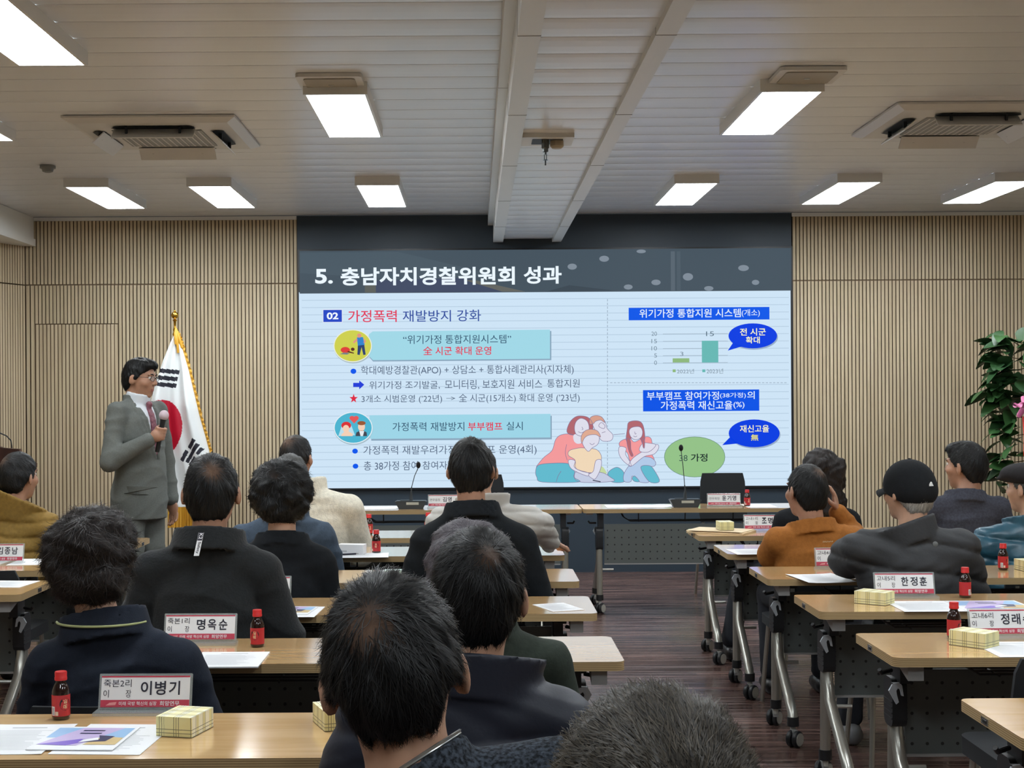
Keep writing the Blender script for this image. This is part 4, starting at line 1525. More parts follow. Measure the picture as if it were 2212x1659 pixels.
def mic_neck(r, lean, h):
    m = MB()
    m.tube([(.0, 0, .056), (.0, 0, .10), (.002, 0, .12), (lean[0] * .1, 0, .155)], [.014, .010, .006, .004], M_mic, 10)
    m.tube([(lean[0] * .1, 0, .155), (lean[0] * .5, 0, .155 + (h - .155) * .5), (lean[0], 0, h - .02)], .0028, mat('neck_grey', (88, 96, 104), .35, .6), 8)
    m.build('gooseneck', r, smooth=True)
    m = MB(); m.ball((lean[0] * 1.03, 0, h), (.016, .016, .024), mat('foam_black', (22, 22, 26), .9), 14, 10); m.build('foam_head', r, smooth=True)


mic_a = make_mic(); mic_b = copy_tree(mic_a)
for r_, px, lean, h, l in ((mic_a, 888, (.052, 0), .31, 'black gooseneck table microphone left of the pale puffer jacket'), (mic_b, 1480, (-.026, 0), .42, 'black gooseneck table microphone in front of the green slide oval')):
    r_.location = (at(px, 1095, 10.27).x, 10.27, TH + .0005)
    mic_neck(r_, lean, h); tag(r_, l, None, 'head table microphones')

# ------------------------------------------------------------------ flag on its pole
FZ = 11.7
p = at(378, 730, FZ)
fl = empty('flag_stand', (p.x, FZ, 0), 0, 'Korean flag with gold fringe hanging on a gold-topped pole behind the speaker', 'flag')
FO = Vector(fl.location)
M_gold = mat('polished_gold', (216, 170, 70), .18, 1.0)
m = MB(); m.lathe([(.17, 0), (.17, .03), (.06, .06), (.03, .12), (.0, .12)], M_gold, n=28); m.build('base', fl, smooth=True)
zt = at(379, 722, FZ).z
m = MB(); m.tube([(0, 0, .06), (0, 0, zt)], .014, mat('dark_pole', (70, 44, 30), .35), 12); m.build('pole', fl, smooth=True)
m = MB()
zb = at(381, 681, FZ).z
m.lathe([(.014, zt - .02), (.020, zt), (.012, zt + .02), (.016, zt + .035), (.009, zt + .06), (.012, zb - .05), (.020, zb - .04), (.010, zb - .032), (.0, zb - .03)], M_gold, n=16)
m.ball((0, 0, zb), .030, M_gold, 18, 12)
m.ball((0, 0, zb + .034), .009, M_gold)
m.build('finial', fl, smooth=True)
M_cloth = mat('white_satin', (222, 226, 226), .55, sheen=.2)
M_fblk = mat('flag_black', (24, 26, 40), .6); M_fred = mat('flag_red', (186, 20, 50), .5); M_fblu = mat('flag_blue', (30, 40, 110), .5)
M_fringe = stripes('gold_fringe', (222, 168, 50), (176, 122, 26), 0, 0.010, .4, .5)
Lb = [(379, 722), (371, 740), (356, 780), (341, 830), (330, 880), (326, 930), (330, 990), (342, 1040), (358, 1075), (371, 1093)]
Rb = [(386, 722), (396, 748), (412, 800), (424, 850), (437, 905), (448, 945), (457, 980), (466, 1030), (470, 1070), (471, 1096)]


def interp(P, t):
    f = t * (len(P) - 1); i = min(int(f), len(P) - 2); f -= i
    return (P[i][0] * (1 - f) + P[i + 1][0] * f, P[i][1] * (1 - f) + P[i + 1][1] * f)


def inside(pt, poly):
    x, y = pt; c = False
    for i in range(len(poly)):
        (x0, y0), (x1, y1) = poly[i], poly[i - 1]
        if (y0 > y) != (y1 > y) and x < (x1 - x0) * (y - y0) / (y1 - y0) + x0:
            c = not c
    return c


TRI = [[(347.7, 796), (391.6, 800), (388.9, 809), (346, 805)], [(344.5, 810.5), (387.5, 815), (385.5, 824), (341.5, 819.5)], [(341.8, 825), (385.6, 829), (383.2, 838.5), (339, 833)],
       [(423.6, 944.8), (430.4, 950), (418.6, 970), (412, 965)], [(406.7, 970), (414.5, 975), (401.7, 997), (395, 992)],
       [(430.4, 955), (438, 959.4), (413.5, 999), (406.7, 995.5)],
       [(438.9, 965), (446, 969), (435.4, 982), (430.4, 977)], [(426, 983.6), (432, 988), (420, 1006), (413.5, 1002)]]


def fdepth(u, v):
    a = min(1, v * 2.5)
    return -.045 * a * math.sin(u * 9 + v * 2.0) - .02 * a * math.sin(u * 19 - v * 3) - .03 - .07 * a


NU, NV = 96, 240
m = MB()
vs, fs = [], []
px_ = []
for j in range(NV + 1):
    l, r_ = interp(Lb, j / NV), interp(Rb, j / NV)
    for i in range(NU + 1):
        u = i / NU
        x, y = l[0] + (r_[0] - l[0]) * u, l[1] + (r_[1] - l[1]) * u
        px_.append((x, y))
        q = at(x, y, FZ) - FO
        vs.append((q.x, fdepth(u, j / NV), q.z))
byM = {}
for j in range(NV):
    for i in range(NU):
        a = j * (NU + 1) + i
        c = ((px_[a][0] + px_[a + NU + 2][0]) / 2, (px_[a][1] + px_[a + NU + 2][1]) / 2)
        mm = M_cloth
        if ((c[0] - 356) / 43) ** 2 + ((c[1] - 921) / 57) ** 2 < 1:
            d = (c[0] - 338) * .9 + (c[1] - 925) * .1
            mm = M_fred if d > -2 or c[1] < 905 and c[0] > 326 else M_fblu
        elif any(inside(c, t) for t in TRI):
            mm = M_fblk
        byM.setdefault(mm.name, (mm, []))[1].append((a, a + NU + 1, a + NU + 2, a + 1))
o_ = len(m.v)
for mm, F_ in byM.values():
    if not m.v:
        m.add(vs, F_, mm)
    else:
        i_ = m.mi(mm)
        for f in F_:
            m.f.append(f); m.m.append(i_)
cl = m.build('cloth', fl)
cl.data.polygons.foreach_set('use_smooth', [True] * len(cl.data.polygons))
sd = cl.modifiers.new('thickness', 'SOLIDIFY'); sd.thickness = .002
# fringe along the free edge and the hem
m = MB()
vs, fs = [], []
for j in range(81):
    t = j / 80
    x, y = interp(Rb, t); wd = 4.5 + 1.2 * math.sin(j * 2.1)
    a, b = at(x - .6, y, FZ) - FO, at(x + wd, y - 3, FZ) - FO
    vs += [(a.x, fdepth(1, t) - .004, a.z), (b.x, fdepth(1, t) - .004 - .01 * (j % 2), b.z)]
m.add(vs, [(2 * i, 2 * i + 2, 2 * i + 3, 2 * i + 1) for i in range(80)], M_fringe)
vs = []
for i in range(97):
    u = i / 96
    x, y = 371 + 100 * u, 1093 + 3 * u
    a, b = at(x, y, FZ) - FO, at(x + (2 if i % 2 else -1), y + 44, FZ) - FO
    dp = fdepth(u, 1)
    vs += [(a.x, dp, a.z), (b.x, dp - .012 * math.sin(i * .9), b.z)]
m.add(vs, [(2 * i, 2 * i + 1, 2 * i + 3, 2 * i + 2) for i in range(96)], M_fringe)
fr = m.build('fringe', fl); sd = fr.modifiers.new('thickness', 'SOLIDIFY'); sd.thickness = .004
m = MB()
for dx, l, sw in ((.022, .19, .02), (.034, .15, .035), (.012, .12, .01)):
    zk = at(384, 712, FZ).z
    m.tube([(0.012, -.02, zk + .01), (dx, -.05, zk - .03), (dx + sw * .5, -.055, zk - l * .6), (dx + sw, -.05, zk - l)], [.006, .011, .013, .016], M_fringe, 10)
m.build('tassel', fl, smooth=True)

# lectern at the far left, with its little microphone, and the half hidden second flag
p = at(65, 975, 11.0)
lc = empty('lectern', (p.x - .42, 11.0, 0), 0, 'dark brown wooden lectern with a curved crest at the left picture edge', 'lectern')
M_lect = wood('dark_lectern_wood', (78, 46, 38), (58, 34, 30), .35, stretch=(6, 6, 1), scale=2)
m = MB(); m.span((-.34, -.22, .08), (.34, .22, 1.02), M_lect); m.span((-.38, -.26, 0), (.38, .26, .08), M_lect); m.span((-.2, -.225, .3), (.2, -.22, .85), M_lect); m.build('body', lc)
m = MB()
crest = [(-.42, 1.02), (.42, 1.02), (.42, 1.155), (.36, 1.158), (.29, 1.165), (.22, 1.19), (.14, 1.225), (.05, 1.245), (-.05, 1.245), (-.14, 1.225), (-.22, 1.19), (-.29, 1.165), (-.36, 1.158), (-.42, 1.155)]
m.prism(crest, .20, .26, M_lect, T=Matrix.Rotation(PI / 2, 4, 'X'))
m.build('crest_panel', lc)
m = MB(); m.box((0, .02, 1.06), (.80, .46, .03), M_lect, Matrix.Rotation(math.radians(-12), 3, 'X')); m.build('sloped_top', lc)
r = empty('lectern_microphone', (at(18, 960, 10.97).x, 10.97, 1.10), 0, 'thin black gooseneck microphone bent over the lectern', 'microphone')
m = MB(); q0 = at(24, 966, 10.95) - Vector(r.location)
m.tube([(q0.x, 0, .0), (q0.x, 0, q0.z), (q0.x - .008, 0, q0.z + .05), (q0.x - .04, 0, q0.z + .085), (q0.x - .09, -.02, q0.z + .11)], .005, M_black, 8); m.build('gooseneck', r, smooth=True)
m = MB(); m.lathe([(.022, -.002), (.022, .012), (.0, .014)], M_black, c=(q0.x, 0, 0)); m.build('foot', r, smooth=True)
r = empty('small_flag', (at(-14, 1060, 9.6).x, 9.6, 0), 0, 'white flag corner with black bars and red, behind the mustard jacket man', 'flag')
m = MB(); m.tube([(0, 0, 0), (0, 0, 1.55)], .010, M_gold, 10); m.lathe([(.13, 0), (.13, .02), (.03, .04), (.0, .04)], M_gold); m.build('pole', r, smooth=True)
m = MB(); q1, q2 = at(-14, 1010, 9.6) - Vector(r.location), at(18, 1098, 9.6) - Vector(r.location)
N = 24
vs, fs = [], []
for j in range(N + 1):
    for i in range(N + 1):
        u, v = i / N, j / N
        vs.append((q1.x + (q2.x - q1.x) * u * (.35 + .65 * v), -.02 - .02 * math.sin(u * 9 + v * 2), q1.z + (q2.z - q1.z) * v))
F_ = {}
for j in range(N):
    for i in range(N):
        a = j * (N + 1) + i
        mm = M_fred if j > 20 else (M_fblk if (12 <= j < 19 and 10 < i < 22 and (i - j // 2) % 4 < 2) else M_cloth)
        F_.setdefault(mm.name, (mm, []))[1].append((a, a + N + 1, a + N + 2, a + 1))
for mm, ff in F_.values():
    if not m.v: m.add(vs, ff, mm)
    else:
        for f in ff: m.f.append(f); m.m.append(m.mi(mm))
o = m.build('cloth', r); o.modifiers.new('thickness', 'SOLIDIFY').thickness = .003

# ------------------------------------------------------------------ potted plant on the right
rnd = random.Random(5)
PX = at(2262, 900, 11.3).x
pl = empty('potted_plant', (PX, 11.3, 0), 0, 'tall potted rubber plant with broad leaves and a pink ribbon at the right picture edge', 'plant')
m = MB(); m.lathe([(.15, 0), (.19, .36), (.205, .40), (.19, .40), (.18, .37), (.0, .37)], mat('white_pot', (210, 210, 204), .3), n=28); m.build('pot', pl, smooth=True)
m = MB()
M_bark = mat('plant_bark', (92, 72, 52), .8)
M_leaf = mat('broad_green_leaf', (34, 64, 36), .4, rgb2=(54, 92, 48), vscale=3, spec=.4)
for k in range(3):
    a = k * 2.1
    m.tube([(.04 * math.cos(a), .04 * math.sin(a), .36), (.06 * math.cos(a + .6), .06 * math.sin(a + .6), 1.0), (.05 * math.cos(a + 1.2), .05 * math.sin(a + 1.2), 1.75 - k * .1)], [.022, .018, .010], M_bark, 9)
m.build('trunk', pl, smooth=True)
m = MB()


def leaf(base, d, L, W, droop, mm=None):
    d = Vector(d).normalized()
    s = d.cross(Vector((0, 0, 1))).normalized()
    roll = rnd.uniform(-.7, .7)
    up0 = s.cross(d)
    s = (s * math.cos(roll) + up0 * math.sin(roll)).normalized()
    up = s.cross(d).normalized()
    n = 6
    vs, fs = [], []
    for i in range(n + 1):
        t = i / n
        wdt = W * math.sin(PI * min(1, t * .94 + .04)) ** .75 * (0.6 + .8 * t if t < .5 else 1) * .5 + .001
        c = base + d * (L * t) - Vector((0, 0, droop * L * t * t))
        f = .22 * wdt
        vs += [c - s * wdt + up * f, c, c + s * wdt + up * f]
    for i in range(n):
        for k in range(2):
            fs.append((3 * i + k, 3 * i + k + 1, 3 * i + k + 4, 3 * i + k + 3))
    m.add(vs, fs, M_leaf)


for px, py, n in ((2190, 735, 8), (2170, 770, 9), (2185, 800, 10), (2165, 832, 10), (2185, 862, 8), (2180, 905, 6), (2185, 940, 8), (2175, 1000, 8), (2180, 1030, 6), (2240, 760, 14), (2250, 850, 14), (2290, 930, 14), (2250, 1010, 8), (2320, 790, 12)):
    c = at(px, py, 11.3) - Vector(pl.location)
    st = Vector((rnd.uniform(-.03, .03), rnd.uniform(-.03, .03), max(.5, min(c.z - .02, 1.7))))
    c.y = rnd.uniform(-.15, .1)
    m.tube([st, (st + c) / 2 + Vector((0, 0, .03)), c], [.006, .005, .003], M_bark, 6)
    for k in range(int(n * 1.7)):
        dd = Vector((c.x, 0, 0)).normalized() * rnd.uniform(.1, 1.1) + Vector((rnd.uniform(-.5, .5), rnd.uniform(-1, .6), rnd.uniform(-.3, .5)))
        b = c + Vector((rnd.uniform(-.09, .07), rnd.uniform(-.08, .08), rnd.uniform(-.08, .08)))
        leaf(b, dd, rnd.uniform(.14, .23), rnd.uniform(.09, .13), rnd.uniform(.1, .6))
o = m.build('foliage', pl)
o.data.polygons.foreach_set('use_smooth', [True] * len(o.data.polygons))
m = MB()
M_rib = mat('pink_ribbon', (214, 110, 160), .35, sheen=.3); M_rr = mat('red_ribbon', (226, 62, 48), .4)
c = at(2210, 880, 11.0) - Vector(pl.location)
for a in range(5):
    t = a * 1.25 + .4
    e = c + Vector((.07 * math.cos(t), -.02, .07 * math.sin(t)))
    m.tube([c, (c + e) / 2 + Vector((0, -.03, .01)), e, c + (e - c) * .5 + Vector((0, .02, 0))], [.008, .024, .02, .006], M_rib, 8)
m.build('ribbon_bow', pl, smooth=True)
m = MB()
q0, q1 = at(2213, 900, 11.0) - Vector(pl.location), at(2216, 985, 11.0) - Vector(pl.location)
for s in (0, .06):
    m.tube([q0 + Vector((s, 0, 0)), (q0 + q1) / 2 + Vector((s * 1.3, -.02, 0)), q1 + Vector((s * 1.6, 0, 0))], .018, M_rr, 8)
m.build('ribbon_tail', pl, smooth=True)

# ------------------------------------------------------------------ people
M_skin = mat('skin', (192, 150, 124), .5, sss=.15, var=.06, vscale=30)
M_skin2 = mat('skin_tanned', (172, 128, 103), .5, sss=.12, var=.06, vscale=30)
M_trous = mat('dark_trousers', (30, 34, 42), .85)
M_shoe = mat('black_shoe', (22, 22, 24), .4)
M_eye = mat('eye_white', (225, 220, 212), .25); M_iris = mat('eye_dark', (30, 20, 16), .2)


def fabric(name, rgb, rough=.85, bump=.25, bscale=260, var=.08, vscale=60, sheen=.0):
    return mat(name, rgb, rough, bump=bump, bscale=bscale, var=var, vscale=vscale, sheen=sheen, spec=.25)


def hair_mat(name, rgb, rgb2, scalp=(150, 112, 90), rough=.5):
    m = mat(name, rgb, rough, spec=.35)
    nt = m.node_tree
    b = nt.nodes['Principled BSDF']
    at_ = nt.nodes.new('ShaderNodeAttribute'); at_.attribute_name = 'flow'
    n = nt.nodes.new('ShaderNodeTexNoise'); n.inputs['Scale'].default_value = 1.0; n.inputs['Detail'].default_value = 4
    nt.links.new(at_.outputs['Vector'], n.inputs[0])
    mx = nt.nodes.new('ShaderNodeMix'); mx.data_type = 'RGBA'
    mx.inputs[6].default_value = lin(rgb); mx.inputs[7].default_value = lin(rgb2)
    r = nt.nodes.new('ShaderNodeValToRGB'); r.color_ramp.elements[0].position = .4; r.color_ramp.elements[1].position = .68
    nt.links.new(n.outputs[0], r.inputs[0]); nt.links.new(r.outputs[0], mx.inputs[0])
    th = nt.nodes.new('ShaderNodeAttribute'); th.attribute_name = 'thin'
    ad = nt.nodes.new('ShaderNodeMath'); ad.operation = 'MULTIPLY_ADD'; ad.inputs[1].default_value = 1.6; ad.inputs[2].default_value = -.75
    nt.links.new(n.outputs[0], ad.inputs[0])
    su = nt.nodes.new('ShaderNodeMath'); su.operation = 'ADD'; su.use_clamp = True
    nt.links.new(th.outputs['Fac'], su.inputs[0]); nt.links.new(ad.outputs[0], su.inputs[1])
    mu = nt.nodes.new('ShaderNodeMath'); mu.operation = 'MULTIPLY'; mu.use_clamp = True
    nt.links.new(su.outputs[0], mu.inputs[0]); nt.links.new(th.outputs['Fac'], mu.inputs[1])
    mx2 = nt.nodes.new('ShaderNodeMix'); mx2.data_type = 'RGBA'; mx2.inputs[7].default_value = lin(scalp)
    nt.links.new(mu.outputs[0], mx2.inputs[0]); nt.links.new(mx.outputs[2], mx2.inputs[6])
    nt.links.new(mx2.outputs[2], b.inputs['Base Color'])
    bp = nt.nodes.new('ShaderNodeBump'); bp.inputs['Strength'].default_value = .9; bp.inputs['Distance'].default_value = .005
    nt.links.new(n.outputs[0], bp.inputs['Height']); nt.links.new(bp.outputs[0], b.inputs['Normal'])
    return m


H_BLACK = hair_mat('black_hair', (8, 11, 14), (27, 27, 27), scalp=(168, 132, 108), rough=.48)
H_BROWN = hair_mat('dark_brown_hair', (20, 17, 17), (50, 40, 36))
H_GREY = hair_mat('grey_hair', (58, 60, 60), (104, 103, 100))
H_ASH = hair_mat('ash_grey_hair', (66, 62, 68), (118, 112, 118))
H_SALT = hair_mat('brown_grey_hair', (38, 35, 30), (88, 81, 70))
H_WHITE = hair_mat('white_hair', (150, 148, 142), (196, 192, 184))


def head_prims(f, c, R, s, k=1.0):
    """skull, face, nose, ears in a head frame at c (x right, y forward, z up)"""
    P = lambda x, y, z: c + R @ Vector((x * s, y * s, z * s))
    r3 = lambda *a: tuple(v * s for v in a)
    f.ell(P(0, -.012, .02), r3(.076, .096, .097), .01, R)
    f.ell(P(0, .022, -.045), r3(.061, .068, .074), .03, R)
    f.ell(P(0, .058, -.098), r3(.026, .022, .018), .022, R)
    for e in (-1, 1):
        f.ell(P(e * .044, .054, -.022), r3(.026, .026, .024), .02, R)
        f.ell(P(e * .032, .080, .030), r3(.024, .010, .008), .012, R)
        f.ell(P(e * .032, .096, .010), r3(.019, .014, .011), .012, R, 's')
    f.rc(P(0, .086, .018), P(0, .104, -.020), .008 * s, .012 * s, .010)
    for e in (-1, 1):
        f.ell(P(e * .011, .096, -.027), r3(.009, .010, .007), .006, R)
    f.ell(P(0, .084, -.056), r3(.024, .011, .006), .006, R)
    f.ell(P(0, .082, -.069), r3(.020, .011, .007), .006, R)
    for e in (-1, 1):
        Re = R @ Matrix.Rotation(e * .55, 3, 'Z') @ Matrix.Rotation(-.2, 3, 'X')
        f.ell(P(e * .084, -.012, -.008), r3(.010, .022, .034), .006, Re)
        f.ell(P(e * .088, .002, -.004), r3(.007, .010, .018), .004, Re, 's')


def hand_prims(f, Wp, d, n, side, curl, s=1.0):
    """palm, four unequal fingers and a thumb; d points along the hand, n out of the palm"""
    d = Vector(d).normalized(); n = Vector(n); n = (n - d * n.dot(d)).normalized()
    u = d.cross(n) * side
    R = Matrix((u, d, n)).transposed()
    f.ell(Wp + d * .047 * s, (.041 * s, .052 * s, .015 * s), .012, R)
    for i, (o, L) in enumerate(((.029, .072), (.010, .080), (-.010, .074), (-.028, .058))):
        p = Wp + d * .088 * s + u * o * s
        a = 0.0
        rr = .0092 * s
        for j, fr in enumerate((.45, .32, .25)):
            a += curl * (1.0 if j else .75) * (1 + .08 * i)
            q = p + (d * math.cos(a) + n * math.sin(a)) * L * fr * s
            f.rc(p, q, rr, rr * .92, .004)
            p, rr = q, rr * .92
    p = Wp + d * .022 * s + u * .030 * s
    q = p + (d * .55 + u * .75 + n * .35).normalized() * .042 * s
    r = q + (d * .85 + u * .15 + n * (.3 + .4 * curl)).normalized() * .034 * s
    f.rc(p, q, .013 * s, .011 * s, .01); f.rc(q, r, .011 * s, .009 * s, .004)


def wrinkle(seed, amp):
    """soft folds: a few warped ridges that fade in and out"""
    rnd = random.Random(seed)
    W = [(rnd.uniform(-12, 12), rnd.uniform(-8, 8), rnd.uniform(10, 24) * rnd.choice((-1, 1)), rnd.uniform(0, 6.28), rnd.uniform(.5, 1), rnd.uniform(-7, 7), rnd.uniform(-7, 7)) for _ in range(5)]

    def fn(x, y, z):
        t = 0
        for a, b, c, p, g, m1, m2 in W:
            ph = a * x + b * y + c * z + p + 1.1 * np.sin(8 * x - 6 * z + p) + .5 * np.sin(17 * z + 11 * x + 2 * p)
            t = t + g * ((1 - np.abs(np.sin(ph))) ** 2 - .3) * (.5 + .5 * np.sin(m1 * x + m2 * z + p * 2))
        return -amp * 1.25 * t
    return fn


def puff(pitch, amp, seed=0, skew=0.0):
    def fn(x, y, z):
        u = (z + skew * x + .008 * np.sin(14 * x + seed) + .01 * np.abs(x)) / pitch
        return -amp * (1 - (1 - np.abs(np.sin(PI * u))) ** 2.2 - .7) + .0018 * np.sin(60 * x + 8 * np.sin(20 * z)) * np.sin(40 * z + 20 * y)
    return fn


def build_hair(f, parent, m, crown, axis, strands, thin=0.0, thin_r=.05, L=.035, wd=.0011, seed=1, gravity=.15, name='hair', lift=.004, jit=.25, dens=48, off=.0):
    V, F = f.nets()
    crown = np.array(crown); ax = np.array(axis, float); ax /= np.linalg.norm(ax)
    t1 = np.cross(ax, [1, 0, .1]); t1 /= np.linalg.norm(t1); t2 = np.cross(ax, t1)

    def flow(P):
        q = P - (crown - ax * .09)
        q = q / (np.linalg.norm(q, axis=1, keepdims=True) + 1e-9)
        h = q @ ax
        a, b = q @ t1, q @ t2
        r = np.sqrt(a * a + b * b) + 1e-6
        return np.stack([a / r * dens, b / r * dens, np.arccos(np.clip(h, -1, 1)) * 5], 1)

    def thinf(P):
        return thin * np.exp(-(np.linalg.norm(P - crown, axis=1) / thin_r) ** 2)
    rng = np.random.default_rng(seed)
    A1, A2 = flow(V), thinf(V)
    if strands:
        pick = rng.integers(0, len(F), strands)
        u = rng.random((strands, 2, 1))
        p = V[F[pick, 0]] * (1 - u[:, 0]) * (1 - u[:, 1]) + V[F[pick, 1]] * u[:, 0] * (1 - u[:, 1]) + V[F[pick, 2]] * u[:, 0] * u[:, 1] + V[F[pick, 3]] * (1 - u[:, 0]) * u[:, 1]
        keep = rng.random(strands) > np.clip(thinf(p) * 1.25, 0, .96)
        p = p[keep]
        N = len(p)
        ang = rng.normal(0, jit, N)[:, None]
        Ls = (L * rng.uniform(.6, 1.3, N))[:, None]
        lf = lift * (.3 + 2.2 * rng.random((N, 1)) ** 3)
        base_flow, base_thin = flow(p), np.zeros(N)
        rows = []
        K = 5
        for k in range(K):
            n = f.grad(p)
            q = p - crown
            t = q - n * (q * n).sum(1, keepdims=True) + np.array([0, 0, -gravity]) * .1
            t = t - n * (t * n).sum(1, keepdims=True)
            t /= np.linalg.norm(t, axis=1, keepdims=True) + 1e-9
            sd = np.cross(n, t)
            t2_ = t * np.cos(ang) + sd * np.sin(ang)
            w_ = np.cross(n, t2_) * (wd * (1 - .8 * k / (K - 1)))
            rows.append((p + n * (.0004 + off) - w_, p + n * (.0004 + off) + w_))
            p = p + t2_ * Ls / (K - 1)
            d = f.sample(p)[:, None]
            p = p - f.grad(p) * (d - lf * (k + 1) / K)
        SV = np.stack([c for r in rows for c in r], 1).reshape(-1, 3)
        o = len(V) + np.arange(N)[:, None] * (2 * K)
        SF = np.concatenate([np.concatenate([o + 2 * k, o + 2 * k + 1, o + 2 * k + 3, o + 2 * k + 2], 1) for k in range(K - 1)])
        V = np.concatenate([V, SV]); F = np.concatenate([F, SF])
        jf = base_flow + rng.normal(0, .6, base_flow.shape)
        A1 = np.concatenate([A1, np.repeat(jf, 2 * K, 0)]); A2 = np.concatenate([A2, np.repeat(base_thin, 2 * K)])
    return np_mesh(name, V, F, m, parent, True, {'flow': ('FLOAT_VECTOR', A1), 'thin': ('FLOAT', A2)})


def hair_cap(c, R, s, t, kind, h, nape=0.0):
    """a field for the hair on a head at c: kind is short, round, curly or long"""
    c = Vector(c)
    ext = .21 * s if kind in ('curly', 'long', 'bob') else .155 * s
    f = Fld([c[i] - ext - .03 - (.14 if kind == 'long' and i == 2 else 0) for i in range(3)], [c[i] + ext + .03 for i in range(3)], h)
    P = lambda x, y, z: c + R @ Vector((x * s, y * s, z * s))
    rr = lambda *a: tuple(v * s for v in a)
    Ri = R.transposed()

    def loc(x, y, z):
        x, y, z = x - c.x, y - c.y, z - c.z
        return [(Ri[i][0] * x + Ri[i][1] * y + Ri[i][2] * z) / s for i in range(3)]
    if kind in ('short', 'round'):
        f.ell(P(0, -.013, .026), rr(.076 + t * .75, .096 + t * .85, .093 + t), .01, R)
        f.ell(P(0, -.030, -.006), rr(.074 + t * .25, .080 + t * .35, .070), .03, R)
        f.ell(P(0, -.052, -.052 + nape), rr(.060, .046, .052), .035, R)
        if kind == 'round':
            f.ell(P(0, .045, .090), rr(.058 + t * .5, .050, .026 + t * .5), .03, R)

        def line(x, y, z):
            lx, ly, lz = loc(x, y, z)
            # hairline height along the head: nape, ears, temple, forehead
            zl = np.interp(ly, [-.13, -.075, -.045, -.018, .012, .03, .055, .072, .12], [-.108 + nape, -.104 + nape, -.074 + nape * .8, -.014, -.004, .024, .044, .068, .085])
            sd = np.clip((np.abs(lx) - .030) / .04, 0, 1)
            zl = zl + np.clip(-ly * 20 - .4, 0, 1) * sd * sd * .055 + .004 * np.sin(150 * lx + 90 * ly) + .002 * np.sin(310 * lx - 120 * ly)
            return (zl - lz) * s * .8

        def clump(x, y, z):
            lx, ly, lz = loc(x, y, z)
            qx, qy, qz = lx, ly + .005, lz - .02
            h_ = (-.45 * qy + .9 * qz)
            v_ = .9 * qy + .45 * qz
            a = np.arctan2(qx, v_)
            po = np.arctan2(np.sqrt(qx * qx + v_ * v_), h_)
            return (.0016 * np.sin(17 * a + 3 * np.sin(3 * a + 1) + 5 * po) + .0012 * np.sin(31 * a - 9 * po) + .0012 * np.sin(9 * po + 5 * a)) * np.clip(po * 2, 0, 1)
        f.disp(clump)
        f.cut(line)
    elif kind == 'bob':
        f.ell(P(0, -.020, .018), rr(.098 + t, .116 + t, .106 + t), .01, R)
        f.ell(P(0, -.045, -.045), rr(.094 + t, .085 + t, .070), .04, R)

        def line(x, y, z):
            lx, ly, lz = loc(x, y, z)
            zl = np.interp(ly, [-.13, -.05, -.01, .03, .06, .085, .14], [-.115, -.105, -.075, -.03, .03, .055, .07])
            return (zl - lz) * s * .8
        f.cut(line)
        f.disp(lambda x, y, z: .003 * np.sin(60 * x + 4 * np.sin(30 * z)) + .002 * np.sin(50 * y + 70 * z))
    elif kind == 'curly':
        rnd = random.Random(int(c.x * 1000))
        f.ell(P(0, -.022, .02), rr(.105 + t, .118 + t, .108 + t), .01, R)
        f.ell(P(0, -.05, -.05), rr(.098 + t, .085 + t, .070), .04, R)
        for i in range(70):
            a, b = rnd.uniform(0, 6.28), rnd.uniform(-.5, 1.4)
            q = Vector((math.cos(a) * math.cos(b) * (.105 + t), math.sin(a) * math.cos(b) * (.112 + t) - .03, math.sin(b) * (.108 + t) + .005))
            if q.y > .07 and q.z < .07:
                continue
            f.ell(P(*q), rr(*[rnd.uniform(.016, .026)] * 3), .034)

        def line(x, y, z):
            lx, ly, lz = loc(x, y, z)
            zl = np.interp(ly, [-.13, -.05, -.01, .03, .06, .085, .14], [-.125, -.12, -.085, -.03, .03, .055, .07])
            return (zl - lz) * s * .8
        f.cut(line)
        f.disp(lambda x, y, z: .004 * np.sin(70 * x + 3 * np.sin(50 * z)) * np.sin(66 * y + 30 * z))
    elif kind == 'long':
        f.ell(P(0, -.018, .02), rr(.092 + t, .108 + t, .100 + t), .01, R)
        f.rc(P(0, -.055, -.02), P(0, -.07, -.19), (.088 + t) * s, (.082 + t) * s, .04)
        rnd = random.Random(4)
        for i in range(50):
            a, zz = rnd.uniform(2.6, 6.8), rnd.uniform(-.26, .05)
            f.ell(P(math.cos(a) * (.095 + t), math.sin(a) * .095 - .04, zz), rr(.020, .020, .03), .03)

        def line(x, y, z):
            lx, ly, lz = loc(x, y, z)
            zl = np.interp(ly, [-.16, 0, .03, .06, .085, .14], [-.30, -.28, -.06, .03, .055, .07])
            return (zl - lz) * s * .8
        f.cut(line)
        f.disp(lambda x, y, z: .004 * np.sin(80 * x + 3 * np.sin(36 * z)) * np.sin(40 * y + 60 * z))
    return f


M_lip = mat('lip_skin', (150, 92, 84), .45)
M_brow = mat('eyebrow_hair', (22, 20, 20), .8)


